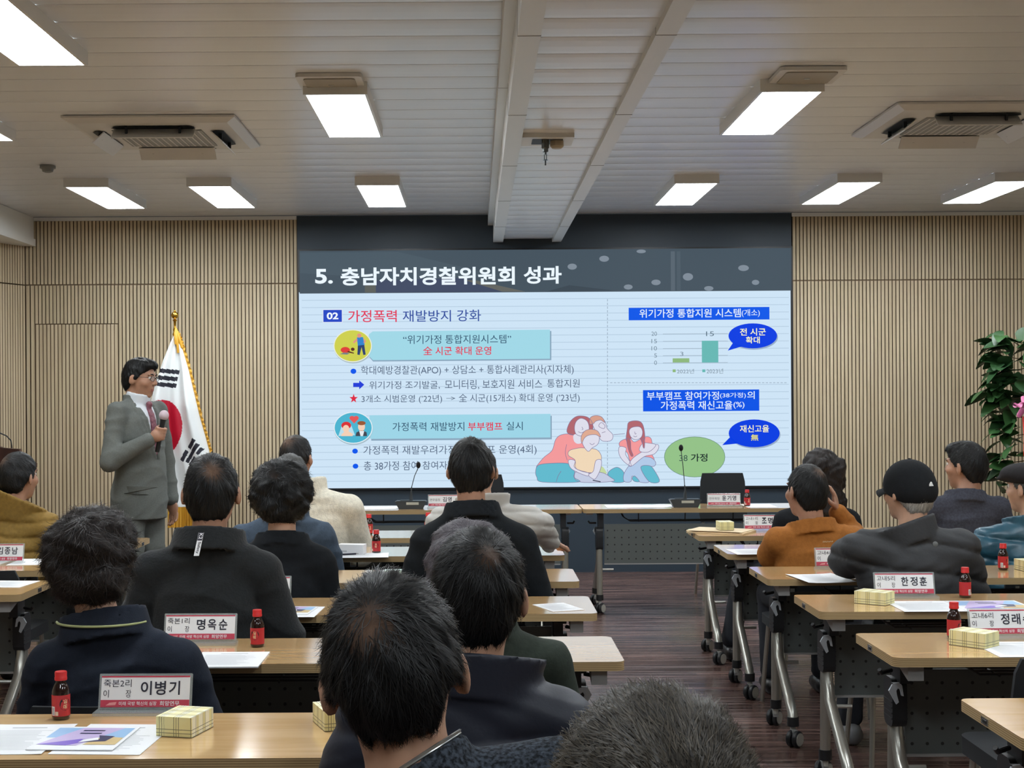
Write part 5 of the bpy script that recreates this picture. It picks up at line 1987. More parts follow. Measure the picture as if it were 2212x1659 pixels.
def eyes(root, c, R, s):
    me = root.data                                          # the lips are a redder patch of the same skin
    me.materials.append(M_lip)
    n = len(me.polygons)
    fc = np.zeros(n * 3); me.polygons.foreach_get('center', fc); fc = fc.reshape(-1, 3) - np.array(c)
    q = fc @ np.array(R) / s
    lip = (np.abs(q[:, 0]) / .021) ** 2 + ((q[:, 2] + .0625) / .0095) ** 2 < 1
    lip &= (q[:, 1] > .07)
    me.polygons.foreach_set('material_index', lip.astype(np.int32))
    for e in (-1, 1):
        m = MB()
        m.tube([c + R @ (Vector(v) * s) for v in ((e * .014, .0925, .029), (e * .028, .091, .035), (e * .042, .083, .034), (e * .052, .073, .028))], [.003 * s, .0042 * s, .0036 * s, .0015 * s], M_brow, 7)
        m.build('eyebrow', root, smooth=True)
    for e in (-1, 1):
        m = MB()
        q = c + R @ Vector((e * .032 * s, .0755 * s, .011 * s))
        m.ball(q, .0108 * s, M_eye, 14, 10)
        m.ball(q + R @ Vector((0, .0068 * s, 0)), .0062 * s, M_iris, 10, 8)
        m.build('eye', root, smooth=True)


def headR(yaw, pitch, roll):
    return (Matrix.Rotation(math.radians(yaw), 3, 'Z') @ Matrix.Rotation(math.radians(pitch), 3, 'X') @ Matrix.Rotation(math.radians(roll), 3, 'Y'))


NCH = [0]


def seated(label, pxh, pyt, pxb, Z, mj, hair, sw=.175, yaw=0, hyaw=0, hpitch=0, hroll=0, hs=1.0, jt=1.0, puffp=None, wr=.004, collar=(.100, .084, .05),
           col_tilt=(0, -.35), elbow=(.075, .03), Wl=None, Wr=None, handL=None, handR=None, skin=None, trous=None, h=.0105, hh=.0075, lean=0.0, shz=.405, shoulder_tilt=0.0,
           hairt=.014, thin=0.0, thin_r=.045, strands=1500, crown=(0, -.078, .085), gravity=.15, hkind='short', feet=None, chair_label=None, hdy=0.0, hL=.035, hwd=.0011, hem=.50, fw=1.0, shoe=None, collar_k=.008, extra=None, hand_h=None, neck=True, ext=None, nk=.35, nape=0.0, cex=1.16, cdz=0.0, cdy=0.0, n0=.298, hair_off=0.0, jit=.25, lift=.004):
    """one seated person, seen mostly from behind; sizes from where the photo shows head and shoulders"""
    skin = skin or M_skin; trous = trous or M_trous
    ph, pb = at(pxh, pyt, Z), at(pxb, pyt, Z)
    X = pb.x
    Ht = ph.z
    hx = ph.x - X
    cy, sy = math.cos(-math.radians(yaw)), math.sin(-math.radians(yaw))
    hx, hy = hx * cy, hx * sy + lean + hdy      # into the turned frame
    Hs = hs
    hc = Vector((hx, hy + .015, Ht - (.117 + hairt) * Hs))
    R = headR(hyaw, hpitch, hroll)
    zs = Ht - shz
    st = shoulder_tilt
    N0 = Vector((hx * nk, lean * .75 - .035, Ht - n0))
    hn = hc + R @ Vector((0, -.035 * Hs, -.065 * Hs))
    S = {e: Vector((e * sw, lean * .7 - .02, zs - e * st * -1 * 0 + e * st)) for e in (-1, 1)}
    E = {e: S[e] + Vector((e * elbow[0], elbow[1], -.245)) for e in (-1, 1)}
    Wd = {-1: Wl, 1: Wr}
    Wp = {e: (Vector(Wd[e]) if Wd[e] is not None else Vector((e * .12, .25, .625))) for e in (-1, 1)}
    for e in (-1, 1):
        if Wd[e] is not None and len(Wd[e]) > 3:
            pass
    if ext:
        for e, v in ext.items():
            E[e] = Vector(v)
    ext_lo = [min(-.36, min(E[-1].x, Wp[-1].x) - .16), -.30, -.01]
    ext_hi = [max(.36, max(E[1].x, Wp[1].x) + .16), .60, Ht + .03]
    f = Fld(ext_lo, ext_hi, h)
    # body
    f.ell((0, lean * .5 - .02, zs - .13), (sw * .86, .095, .20), .02)
    f.ell((0, .0, .66), (.135, .105, .19), .06)
    f.ell((0, -.02, .545), (.155, .12, .085), .05)
    f.rc(N0 + Vector((0, 0, -.05)), hn, .059, .055 * Hs, .03)
    head_prims(f, hc, R, Hs)
    A = {-1: Vector((-.09, .0, .53)), 1: Vector((.09, .0, .53))}
    fx = feet or {}
    Kn, An = {}, {}
    for e in (-1, 1):
        f.rc(N0 + Vector((e * .03, 0, -.035)), S[e], .045, .045, .03)
        f.rc(S[e], E[e], .046, .036, .02)
        f.rc(E[e], Wp[e], .036, .025, .015)
        d = (Wp[e] - E[e]).normalized()
        hd = {-1: handL, 1: handR}[e]
        if hd:
            hand_prims(f, Wp[e], hd[0], hd[1], -e if hd[2] is None else hd[2], hd[3])
        else:
            hand_prims(f, Wp[e], (d.x * .3 - e * .25, .9, -.28), (0, .0, -1), -e, .25)
        Kn[e] = Vector((e * .13, .43, .505)); An[e] = Vector((e * .13, .40, .09))
        if e in fx:
            An[e] = Vector(fx[e]); Kn[e] = Vector((An[e].x * .8, .42, .505))
        f.rc(A[e], Kn[e], .068, .05, .03)
        f.rc(Kn[e], An[e], .048, .033, .02)
        f.rc(An[e] + Vector((0, -.03, -.045)), An[e] + Vector((0, .12, -.06)), .026, .022, .02)
    f.cut(lambda x, y, z: np.where(y < .3, .452 - z, -1.0) + 0 * x)
    V, F = f.nets()
    root = np_mesh('person', V, F, skin)
    root.location = (X, Z, 0)
    root.rotation_euler.z = math.radians(yaw)
    tag(root, label, 'person')
    eyes(root, hc, R, Hs)
    # trousers and shoes
    g = Fld([-.34 + min(0, min(An[-1].x, An[1].x) + .2), -.22, .02], [.34 + max(0, max(An[-1].x, An[1].x) - .2), .62, .68], .0125)
    g.ell((0, -.02, .56), (.172, .135, .095), .03)
    for e in (-1, 1):
        g.rc(A[e], Kn[e], .084, .066, .03)
        g.rc(Kn[e], An[e] + Vector((0, 0, .03)), .064, .056, .02)
    g.cut(lambda x, y, z: np.maximum(np.where(y < .3, .451 - z, -1.0) + 0 * x, .075 - z))
    g.disp(wrinkle(label + 't', .004))
    V, F = g.nets(); np_mesh('trousers', V, F, trous, root)
    for e in (-1, 1):
        g = Fld([An[e].x - .09, An[e].y - .14, -.01], [An[e].x + .09, An[e].y + .26, .16], .009)
        g.rc(An[e] + Vector((0, -.045, -.045)), An[e] + Vector((0, .02, -.035)), .044, .046, .02)
        g.rc(An[e] + Vector((0, .03, -.045)), An[e] + Vector((0, .145, -.055)), .045, .036, .03)
        g.cut(lambda x, y, z: .002 - z + 0 * x + 0 * y)
        V, F = g.nets(); np_mesh('shoe', V, F, shoe or M_shoe, root)
    # jacket
    g = Fld([ext_lo[0] - .03, -.33, hem - .04], [ext_hi[0] + .03, .50, Ht - .12], h)
    th = .018 * jt
    g.ell((0, lean * .5 - .02, zs - .13), (sw * .98 + th * .6, .105 + th, .215), .02)
    g.ell((0, -.0, .66), (.155 * fw + th * .7, .118 + th, .20), .07)
    g.ell((0, -.02, .56), (.165 * fw + th * .7, .125 + th, .10), .05)
    for e in (-1, 1):
        g.rc(N0 + Vector((e * .03, -.005, -.035)), S[e] + Vector((0, 0, -.005)), .055 + th * .4, .052 + th, .04)
        g.rc(S[e], E[e], .053 + th, .046 + th, .010)
        hd = {-1: handL, 1: handR}[e]
        d = (Wp[e] - E[e])
        g.rc(E[e], Wp[e] - d.normalized() * .01, .043 + th, .032 + th * .8, .018)
    # neck opening, then the collar
    d = Vector((0, -col_tilt[1] * -.0, 1))
    ca = Vector((N0.x + st * .5, N0.y + .012 + cdy, N0.z - .045 + cdz)); cb = ca + Vector((col_tilt[0] * .1 + hx * .2 - st * .35, .018, collar[2] + .03))
    g.rc(N0 + Vector((0, .012, -.01)), hn + Vector((0, 0, .06)), .066, .070, .01, 's')
    g.disp(puff(*puffp) if puffp else wrinkle(label, wr))
    g.shell(ca, cb, collar[0], collar[1], .013 * max(1, jt * .8), collar_k, cex)
    g.rc(N0 + Vector((0, .008, .01)), hn + Vector((0, .0, .05)), .056, .060, .006, 's')
    g.cut(lambda x, y, z: hem - z + .006 * np.sin(9 * x) + 0 * y)
    V, F = g.nets(); jk = np_mesh('jacket', V, F, mj, root)
    # hair
    if hair is not None:
        fh = hair_cap(hc, R, Hs, hairt, hkind, hh, nape)
        build_hair(fh, root, hair, hc + R @ (Vector(crown) * Hs), R @ Vector((0, -.68, .73)), strands, thin, thin_r, hL, hwd, abs(hash(label)) % 999 if False else len(label), gravity, lift=lift, jit=jit, off=hair_off)
    info = dict(root=root, hc=hc, R=R, hs=Hs, N0=N0, ca=ca, cb=cb, zs=zs, jacket=jk, jf=g, S=S, E=E, W=Wp)
    if chair_label:
        a = math.radians(yaw)
        put_chair(X, Z + .015 - max(0, jt - 1.4) * .03, a, chair_label)
    return info


def back_y(info, x, z):
    """depth of the jacket's back at local x, z"""
    f = info['jf']
    ys = np.linspace(-.30, .1, 160)
    d = f.sample(np.stack([np.full(160, x), ys, np.full(160, z)], 1))
    i = np.argmax(d < 0)
    return float(ys[i])


CH = 'black conference chair under the person in '
# --- left side
J = fabric('mustard_down', (134, 106, 50), .7, .15, 90)
P2 = seated('person in a mustard puffer jacket with a raised collar, at the left edge', 40, 976, 20, 7.5, J, H_BLACK, sw=.20, hyaw=-24, jt=1.9, puffp=(.075, .016), collar=(.090, .125, .07), col_tilt=(.35, -.35), thin=.75, thin_r=.035, crown=(-.02, -.082, .078), strands=900, chair_label=CH + 'mustard, left edge', skin=M_skin2)
m = MB(); m.tube([(P2['ca'] + Vector((.066 * math.cos(a), .066 * math.sin(a) + .004, .055))) for a in [k * 2 * PI / 24 for k in range(25)]], .012, fabric('red_inner_collar', (150, 34, 44)), 8, False); m.build('inner_collar', P2['root'], smooth=True)
J = fabric('navy_jersey', (30, 36, 48), .9, .2, 300)
P3 = seated('person with dark brown curly hair and a navy jacket with a pale collar line', 200, 1118, 250, 4.06, J, H_BROWN, sw=.178, hyaw=-4, jt=1.0, wr=.007, hkind='curly', hairt=.006, strands=6000, hL=.045, jit=.9, collar=(.108, .096, .05), elbow=(.075, .07), chair_label=CH + 'the navy jacket with pale collar line', hh=.006, h=.009, hwd=.0009, lift=.012)
pts = []
for k in range(40):
    a = PI + .25 + k / 39 * (PI - .5)
    pts.append(P3['ca'] + (P3['cb'] - P3['ca']) * .70 + Vector((.1105 * math.cos(a) * 1.155, .117 * math.sin(a) - .001, .0)))
m = MB(); m.tube(pts, .0035, mat('pale_green_piping', (166, 172, 120), .7), 8); m.build('collar_piping', P3['root'], smooth=True)
J = fabric('black_fleece', (27, 30, 32), .95, .5, 120, sheen=.1)
P4 = seated('person with thinning black hair in a black fleece with a white collar tag', 456, 980, 450, 5.03, J, H_BLACK, sw=.188, jt=1.1, wr=.008, hairt=.010, thin=.95, thin_r=.036, crown=(.014, -.086, .068), strands=2600, hs=1.08, collar=(.112, .098, .05), chair_label=CH + 'black fleece with the collar tag', h=.009, skin=M_skin2)
m = MB()
c0 = P4['ca'] + (P4['cb'] - P4['ca']) * .05 + Vector((-.018, -.130, 0)); c1 = P4['ca'] + (P4['cb'] - P4['ca']) * 1.0 + Vector((-.008, -.118, 0))
tw = Vector((.009, 0, 0))
m.add([c0 - tw, c0 + tw, c1 + tw, c1 - tw], [(0, 1, 2, 3)], M_paper)
e_ = Vector((0, -.0008, 0))
m.add([c0 + (c1 - c0) * .66 - tw * .92 + e_, c0 + (c1 - c0) * .66 + tw * .92 + e_, c1 + tw * .92 + e_, c1 - tw * .92 + e_], [(0, 1, 2, 3)], M_ink)
put_text(m, 'K2', c0 + (c1 - c0) * .97 - tw * .5 + e_ * 2, (c0 - c1) * .25, tw * 1.3, M_paper, .02)
put_text(m, 'Safety', c0 + (c1 - c0) * .60 - tw * .6 + e_ * 2, (c0 - c1) * .50, tw * 1.3, M_ink, .01)
m.build('collar_tag', P4['root'])
J = fabric('black_wool', (24, 27, 31), .95, .2, 200)
P5 = seated('person with black wavy hair in a plain black jacket, beside the white carton table', 610, 1005, 610, 5.97, J, H_BLACK, sw=.150, jt=1.0, wr=.007, hkind='curly', hairt=.004, thin=.95, thin_r=.026, crown=(-.018, -.098, .075), strands=2500, hL=.04, jit=.7, elbow=(.05, .05), collar=(.10, .086, .03), chair_label=CH + 'plain black, by the carton table', lift=.008)
J = fabric('slate_blue_cloth', (68, 82, 98), .85, .2, 200)
P6 = seated('person with short grey hair in a slate blue jacket behind the black wavy hair', 626, 980, 612, 6.98, J, H_GREY, sw=.19, jt=1.0, wr=.007, hs=1.04, hairt=.008, strands=1000, elbow=(.065, .05), chair_label=CH + 'slate blue')
J = fabric('cream_fleece', (212, 207, 190), .95, .6, 150, sheen=.2)
P7 = seated('person in a cream white fleece beside the left end of the display', 640, 940, 682, 7.92, J, H_BLACK, sw=.185, hyaw=-18, jt=1.5, wr=.006, hairt=.008, thin=.7, thin_r=.05, crown=(-.02, -.075, .088), strands=1000, collar=(.085, .095, .06), elbow=(.06, .06), chair_label=CH + 'the cream fleece', skin=M_skin2)
J = fabric('black_cotton', (23, 27, 31), .9, .15, 250)
P8 = seated('person with short black hair and a black jacket, head against the display centre', 1016, 945, 1022, 5.97, J, H_BLACK, sw=.192, jt=1.0, wr=.007, hairt=.012, strands=2500, crown=(0, -.075, .088), collar=(.106, .088, .045), hL=.03, chair_label=CH + 'black, display centre', shz=.43, hs=1.04, skin=M_skin2)
J = mat('pale_grey_down', (186, 184, 178), .5, bump=.15, bscale=60)
tb = TH - .03
P9 = seated('person in a pale grey puffer jacket with one hand resting on a table', 1035, 962, 1050, 7.0, J, H_BLACK, sw=.215, jt=1.4, puffp=(.062, .010, 1, .12), hairt=.01, strands=800, collar=(.09, .11, .07), shz=.375, ext={1: (.255, .03, .90)}, Wr=(.315, .165, .80), handR=((.5, .8, -.25), (0, 0, -1), -1, .12), chair_label=CH + 'pale grey puffer', h=.009, hyaw=-10)
J = fabric('dark_green_cotton', (46, 54, 47), .85, .2, 120)
P10 = seated('person with ash grey hair in a dark green jacket, mostly hidden', 1012, 1125, 1045, 4.06, J, H_ASH, sw=.175, jt=1.1, wr=.008, hs=1.1, hkind='bob', hairt=.012, strands=3500, hL=.05, jit=.5, elbow=(.07, .05), chair_label=CH + 'dark green', h=.009)
J = mat('navy_down', (33, 39, 53), .55, bump=.1, bscale=120, var=.05)
P11 = seated('person with a swirl of black hair and a navy puffer with a high collar', 1033, 1142, 1000, 2.96, J, H_BLACK, sw=.185, jt=1.6, puffp=(.17, .013, 2, .02), hairt=.012, hyaw=-6, thin=.95, thin_r=.027, crown=(.024, -.082, .078), strands=7000, hL=.05, hwd=.0008, lift=.007, jit=.35, collar=(.10, .125, .055), collar_k=.02, elbow=(.08, .05), h=.0075, hh=.006, hs=1.07, chair_label=CH + 'navy puffer with high collar')
J = fabric('heather_knit', (48, 54, 62), .95, .5, 200, var=.75, vscale=170)
P12 = seated('person nearest in the middle, black hair and a heathered knit jacket with a silver zip', 848, 1240, 1010, 1.98, J, H_BLACK, sw=.20, jt=1.0, wr=.006, nk=.60, hs=1.06, lift=.007, jit=.35, hyaw=2, hroll=-8, hpitch=2, nape=.040, cex=1.02, hairt=.013, thin=1.05, thin_r=.038, crown=(-.016, -.082, .072), strands=14000, hL=.045, hwd=.0006, collar=(.069, .066, .05), cdy=-.030, shz=.36, shoulder_tilt=.085, cdz=-.022, n0=.262, h=.007, hh=.005, chair_label=CH + 'heathered knit', gravity=.3)
cax = (P12['cb'] - P12['ca']).normalized()
cu = Vector((1, 0, 0)); cu = (cu - cax * cax.x).normalized(); cv = cax.cross(cu)
pts = []
for k in range(130):
    a = PI * .95 + k / 129 * (PI * 1.10)
    pts.append(P12['cb'] + cax * .002 + cu * (.068 * 1.02 * math.cos(a)) + cv * (.068 * math.sin(a)))
m = MB()
M_zip = mat('silver_zip', (196, 200, 200), .3, .9)
m.tube(pts, .0022, M_zip, 6)
for k in range(1, 129):
    t = (pts[k + 1] - pts[k - 1]).normalized()
    m.box(pts[k] + Vector((0, 0, .0025)), (.0028, .0028, .005), M_zip, Vector((1, 0, 0)).rotation_difference(t).to_matrix())
m.build('zip', P12['root'])
J = fabric('dark_grey_coat', (54, 56, 58))
P13 = seated('person with short brownish grey hair cut by the bottom edge, nearest of all', 1418, 1492, 1430, 1.17, J, H_SALT, sw=.20, hairt=.012, strands=16000, hL=.018, hwd=.0006, hh=.006, crown=(.02, -.115, .04), jit=.3, lift=.0045, hs=1.02, chair_label=CH + 'the nearest brownish grey hair')
# --- right side
J = fabric('orange_brown_cotton', (158, 100, 44), .85, .2, 140)
P14 = seated('person in an orange-brown jacket with one hand at the cheek', 1742, 1003, 1758, 6.98, J, H_BLACK, sw=.182, hyaw=22, hroll=3, jt=1.1, wr=.008, hs=1.05, hairt=.009, thin=.95, thin_r=.032, crown=(.012, -.076, .084), strands=1500, collar=(.108, .094, .04), elbow=(.05, .04), ext={1: (.215, .11, .83), -1: (-.205, .05, .75)}, Wl=(-.10, .235, .805), handL=((.25, .95, -.14), (0, 0, -1), None, .04), Wr=(.125, .055, .955), handR=((-.15, .08, .97), (-.9, .3, .0), 1, .45), chair_label=CH + 'orange-brown', h=.008, shz=.37, skin=M_skin2)
m = MB(); q = Vector((.03, 0, P14['zs'] + .008)); yb = back_y(P14, .03, q.z) - .004
put_text(m, 'mont', (.012, yb, q.z - .006), (.05, .002, 0), (0, -.001, .011), mat('print_cream', (222, 196, 160), .7), .01)
m.build('logo_print', P14['root'])
J = fabric('black_knit', (22, 24, 28), .95, .3, 160)
P15 = seated('person with long curly dark hair in a black jacket, right of the display', 1772, 968, 1762, 7.92, J, H_BROWN, sw=.165, hyaw=12, jt=1.2, hkind='long', hairt=.006, strands=2200, hL=.05, jit=.6, chair_label=CH + 'black with long curly hair', feet={-1: (-.40, .40, .09)})
J = mat('charcoal_down', (42, 44, 47), .7, bump=.25, bscale=70, var=.05)
P16 = seated('person in a black cap and a dark grey puffer jacket', 1962, 998, 1962, 5.99, J, H_WHITE, sw=.20, hyaw=28, jt=1.9, puffp=(.115, .014, 3, .16), hairt=.007, strands=1200, collar=(.10, .112, .055), col_tilt=(-.3, -.3), elbow=(.085, .08), shz=.365, ext={-1: (-.225, .10, .835)}, Wl=(-.12, .30, .83), handL=((.3, .95, -.18), (0, 0, -1), None, .06), chair_label=CH + 'dark grey puffer and cap', h=.0085, feet={-1: (-.16, .34, .09)}, shoe=mat('grey_sneaker', (120, 122, 124), .7), skin=M_skin)
R, c, s = P16['R'], P16['hc'], 1.0
f = Fld([c[i] - .18 for i in range(3)], [c[i] + .18 for i in range(3)], .006)
P = lambda x, y, z: c + R @ Vector((x, y, z))
f.ell(P(0, -.012, .028), (.098, .116, .108), .01, R)
f.ell(P(0, -.05, .0), (.09, .075, .06), .03, R)
Ri = R.transposed()
f.cut(lambda x, y, z: (-.022 + np.clip(.35 * (Ri[1][0] * (x - c.x) + Ri[1][1] * (y - c.y) + Ri[1][2] * (z - c.z)), -.02, .05)) - (Ri[2][0] * (x - c.x) + Ri[2][1] * (y - c.y) + Ri[2][2] * (z - c.z)))
M_cap_ = fabric('black_cap_cotton', (23, 25, 28), .9, .2, 260)
V, F = f.nets(); cap = np_mesh('cap', V, F, M_cap_, P16['root'])
m = MB()
vs, fs = [], []
for k in range(2):
    for i in range(7):
        for j in range(13):
            u, v = i / 6, j / 12 * 2 - 1
            rr_ = .082
            vs.append(P(rr_ * v * (1 - .12 * u * abs(v)), .085 - .045 * v * v + u * .075 * (1 - .35 * v * v), .022 - .022 * v * v - u * .022 - k * .005))
n2 = 91
for i in range(6):
    for j in range(12):
        a = i * 13 + j
        fs += [(a, a + 1, a + 14, a + 13), (n2 + a, n2 + a + 13, n2 + a + 14, n2 + a + 1)]
for i in range(6):
    for j in (0, 12):
        a = i * 13 + j; fs.append((a, a + 13, n2 + a + 13, n2 + a))
for j in range(12):
    a = 78 + j; fs.append((a, a + 1, n2 + a + 1, n2 + a))
m.add(vs, fs, M_cap_)
m.build('brim', cap, smooth=True)
m = MB()
M_logo = mat('logo_white', (226, 230, 230), .5)
def capp(a, z, dr):
    d = Vector((math.sin(a), -math.cos(a), 0))
    k = math.sqrt(max(.01, 1 - ((z - .028) / .108) ** 2))
    return P((.098 * k + dr) * d.x, -.012 + (.116 * k + dr) * d.y - .0, z)
for a0, a1, z0, z1, dz in ((-.10, .14, .030, .048, .5),):
    top = [(a0 + (a1 - a0) * t, z0 + (z1 - z0) * math.sin(PI * (.12 + .80 * t)) * (1 if t < .8 else .6)) for t in [i / 10 for i in range(11)]]
    poly = top + [(a1, z0), (a0, z0)]
    m.add([capp(a, z, .0045) for a, z in poly], [tuple(range(len(poly)))], M_logo)
m.build('emblem', cap)
m = MB(); m.ball((P(0, -.012, .136)), (.008, .008, .004), M_cap_, 10, 6); m.build('top_button', cap, smooth=True)
m = MB(); yb = back_y(P16, .075, P16['zs'] + .035) - .002
m.lathe([(.011, 0), (.011, .003), (.006, .004), (.0, .004)], mat('snap_metal', (110, 112, 110), .4, .6), c=(.075, yb, P16['zs'] + .035), ax=(0, -1, .2)); m.build('collar_snap', P16['root'], smooth=True)
J = fabric('navy_grey_wool', (62, 64, 74), .9, .3, 220, var=.15, vscale=90)
P17 = seated('person in a navy grey wool jacket before the oak wall, right side', 2086, 953, 2079, 7.9, J, H_BLACK, sw=.185, hyaw=42, jt=1.0, hairt=.014, hkind='round', strands=1400, wr=.006, hs=1.05, shz=.375, collar=(.10, .086, .04), chair_label=CH + 'navy grey wool', skin=M_skin2, h=.0085)
J = mat('teal_down', (36, 80, 98), .38, bump=.25, bscale=45, var=.15, vscale=20)
P18 = seated('person in a shiny teal puffer and flat cap at the right edge', 2222, 1000, 2226, 7.0, J, H_GREY, sw=.225, hyaw=38, jt=2.2, puffp=(.10, .018, 5, .2), hairt=.007, strands=600, collar=(.09, .105, .05), elbow=(.08, .05), chair_label=CH + 'teal puffer', h=.0085)
R, c = P18['R'], P18['hc']
f = Fld([c[i] - .19 for i in range(3)], [c[i] + .19 for i in range(3)], .007)
P = lambda x, y, z: c + R @ Vector((x, y, z))
f.ell(P(0, .0, .068), (.105, .135, .058), .01, R)
f.ell(P(0, -.03, .05), (.094, .10, .05), .03, R)
f.ell(P(0, .10, .045), (.07, .055, .014), .02, R)
Ri = R.transposed()
f.cut(lambda x, y, z: .028 - (Ri[2][0] * (x - c.x) + Ri[2][1] * (y - c.y) + Ri[2][2] * (z - c.z)))
V, F = f.nets(); np_mesh('flat_cap', V, F, fabric('dark_cap_wool', (36, 34, 36)), P18['root'])

# --- the standing speaker
SP = at(300, 900, 8.95)
Ht = at(297, 773, 8.95).z
YAW = -118
M_suit = fabric('grey_suit', (104, 108, 104), .85, .2, 400, var=.06, vscale=120)
hc = Vector((-.005, .012, Ht - .128)); R = headR(14, -7, 0)
zs = Ht - .335
S = {-1: Vector((-.185, -.01, zs)), 1: Vector((.185, -.01, zs))}
E = {-1: Vector((-.245, .0, zs - .31)), 1: Vector((.262, .00, zs - .295))}
Wp = {-1: Vector((-.225, .07, zs - .56)), 1: Vector((.135, .205, zs - .165))}
hip = .93
f = Fld([-.36, -.26, -.01], [.36, .44, Ht + .03], .0075)
N0 = Vector((0, -.02, zs + .07)); hn = hc + R @ Vector((0, -.03, -.065))
f.ell((0, 0, zs - .14), (.155, .10, .20), .02); f.ell((0, .01, 1.07), (.145, .115, .19), .06); f.ell((0, 0, hip), (.155, .12, .12), .05)
f.rc(N0 + Vector((0, 0, -.05)), hn, .062, .057, .03)
head_prims(f, hc, R, 1.0)
MICD = Vector((-.05, .20, .98)).normalized()
for e in (-1, 1):
    f.rc(N0 + Vector((e * .03, 0, -.03)), S[e], .045, .045, .03)
    f.rc(S[e], E[e], .046, .037, .02); f.rc(E[e], Wp[e], .037, .026, .015)
    k, a = Vector((e * .10, .01, .50)), Vector((e * .11, -.02, .09))
    f.rc((e * .09, 0, hip - .02), k, .075, .052, .03); f.rc(k, a, .05, .035, .02); f.rc(a + Vector((0, -.03, -.045)), a + Vector((0, .13, -.06)), .026, .022, .02)
hand_prims(f, Wp[-1], (.0, .15, -1), (1, 0, 0), 1, .3)
# right hand closed around the microphone
d = (Wp[1] - E[1]).normalized()
mc = Wp[1] + d * .062 + Vector((-.012, .0, .006))
u_, v_, w_ = frame_of(MICD)
f.ell(Wp[1] + d * .045, (.030, .044, .040), .012, Vector((0, 1, 0)).rotation_difference(d).to_matrix())
side = Vector((1, 0, 0)) - MICD * MICD.x
side.normalize(); fwd = MICD.cross(side).normalized()
if fwd.y < 0: fwd = -fwd
for i, o in enumerate((.030, .010, -.010, -.029)):
    ce = mc + MICD * o
    rr_ = .027 - .001 * i
    pts = [ce + (side * math.cos(a) + fwd * math.sin(a)) * rr_ for a in (-.5, .5, 1.5, 2.5, 3.3)]
    for a, b in zip(pts, pts[1:]):
        f.rc(a, b, .0098, .0092, .003)
th_ = [mc + (side * math.cos(a) + fwd * math.sin(a)) * .028 + MICD * (.030 + .010 * k) for k, a in enumerate((-1.3, -2.0, -2.8))]
f.rc(Wp[1] + d * .02, th_[0], .014, .012, .008); f.rc(th_[0], th_[1], .0115, .0105, .004); f.rc(th_[1], th_[2], .0105, .009, .004)
f.rc(mc - MICD * .13, mc + MICD * .075, .0185, .0185, .002, 's')
V, F = f.nets(); sp = np_mesh('person', V, F, M_skin2)
sp.location = (SP.x, 8.95, 0); sp.rotation_euler.z = math.radians(YAW)
tag(sp, 'person standing in a grey suit and glasses, speaking into a hand microphone', 'person')
eyes(sp, hc, R, 1.0)
g = Fld([-.24, -.2, .02], [.24, .22, 1.02], .011)
g.ell((0, 0, hip), (.168, .135, .12), .03)
for e in (-1, 1):
    k, a = Vector((e * .10, .01, .50)), Vector((e * .11, -.02, .08))
    g.rc((e * .085, 0, hip - .03), k, .098, .082, .03); g.rc(k, a, .082, .075, .02)
g.cut(lambda x, y, z: np.maximum(z - .99, .045 - z) + 0 * x + 0 * y); g.disp(wrinkle('st', .006))
V, F = g.nets(); np_mesh('trousers', V, F, M_suit, sp)
for e in (-1, 1):
    a = Vector((e * .11, -.02, .09))
    g = Fld([a.x - .09, a.y - .14, -.01], [a.x + .09, a.y + .26, .14], .009)
    g.rc(a + Vector((0, -.045, -.045)), a + Vector((0, .02, -.035)), .044, .046, .02); g.rc(a + Vector((0, .03, -.045)), a + Vector((0, .15, -.055)), .045, .034, .03)
    g.cut(lambda x, y, z: .002 - z + 0 * x + 0 * y)
    V, F = g.nets(); np_mesh('shoe', V, F, M_shoe, sp)
# shirt, tie, jacket
g = Fld([-.22, -.2, 1.0], [.22, .26, zs + .16], .008)
g.ell((0, 0, zs - .14), (.165, .118, .21), .02); g.ell((0, .012, 1.09), (.15, .130, .19), .05)
g.shell(N0 + Vector((0, .004, -.025)), N0 + Vector((0, .022, .052)), .070, .067, .014, .012)
g.rc(N0 + Vector((0, .0, .0)), hn + Vector((0, 0, .05)), .054, .056, .006, 's')
V, F = g.nets(); sh = np_mesh('shirt', V, F, mat('white_shirt', (214, 220, 226), .7), sp)
def front(fld, x, z, lo=.3):
    ys = np.linspace(lo, -.05, 180)
    dd = fld.sample(np.stack([np.full(180, x), ys, np.full(180, z)], 1))
    return float(ys[np.argmax(dd < 0)])
tf = Fld([-.08, .0, 1.05], [.08, .26, zs + .12], .006)
zk = zs + .052
pts = [Vector((0, front(g, 0, z) + .006, z)) for z in np.linspace(zk - .035, 1.185, 9)]
for i in range(8):
    w0, w1 = .012 + .016 * i / 8, .012 + .016 * (i + 1) / 8
    for o in (-.7, 0, .7):
        tf.rc(pts[i] + Vector((o * w0, 0, 0)), pts[i + 1] + Vector((o * w1, 0, 0)), .010, .011, .006)
yk = front(g, 0, zk - .03)
tf.rc((0, yk + .010, zk - .005), (0, yk + .008, zk - .035), .020, .014, .006)
V, F = tf.nets(); np_mesh('necktie', V, F, mat('wine_tie', (108, 62, 76), .5, rgb2=(140, 84, 96), vscale=90), sp)
g = Fld([-.40, -.26, .74], [.42, .42, zs + .16], .008)
g.ell((0, 0, zs - .14), (.198, .132, .215), .02); g.ell((0, .012, 1.08), (.178, .146, .2), .06); g.ell((0, .0, .90), (.195, .155, .19), .06); g.rc((0, .0, .90), (0, .0, .76), .15, .165, .05)
for e in (-1, 1):
    g.rc(N0 + Vector((e * .03, 0, -.035)), S[e] + Vector((0, 0, -.006)), .052, .062, .035)
    g.rc(S[e], E[e], .064, .058, .014); dd = (Wp[e] - E[e]).normalized(); g.rc(E[e], Wp[e] - dd * .015, .059, .047, .018)
ZV = 1.15
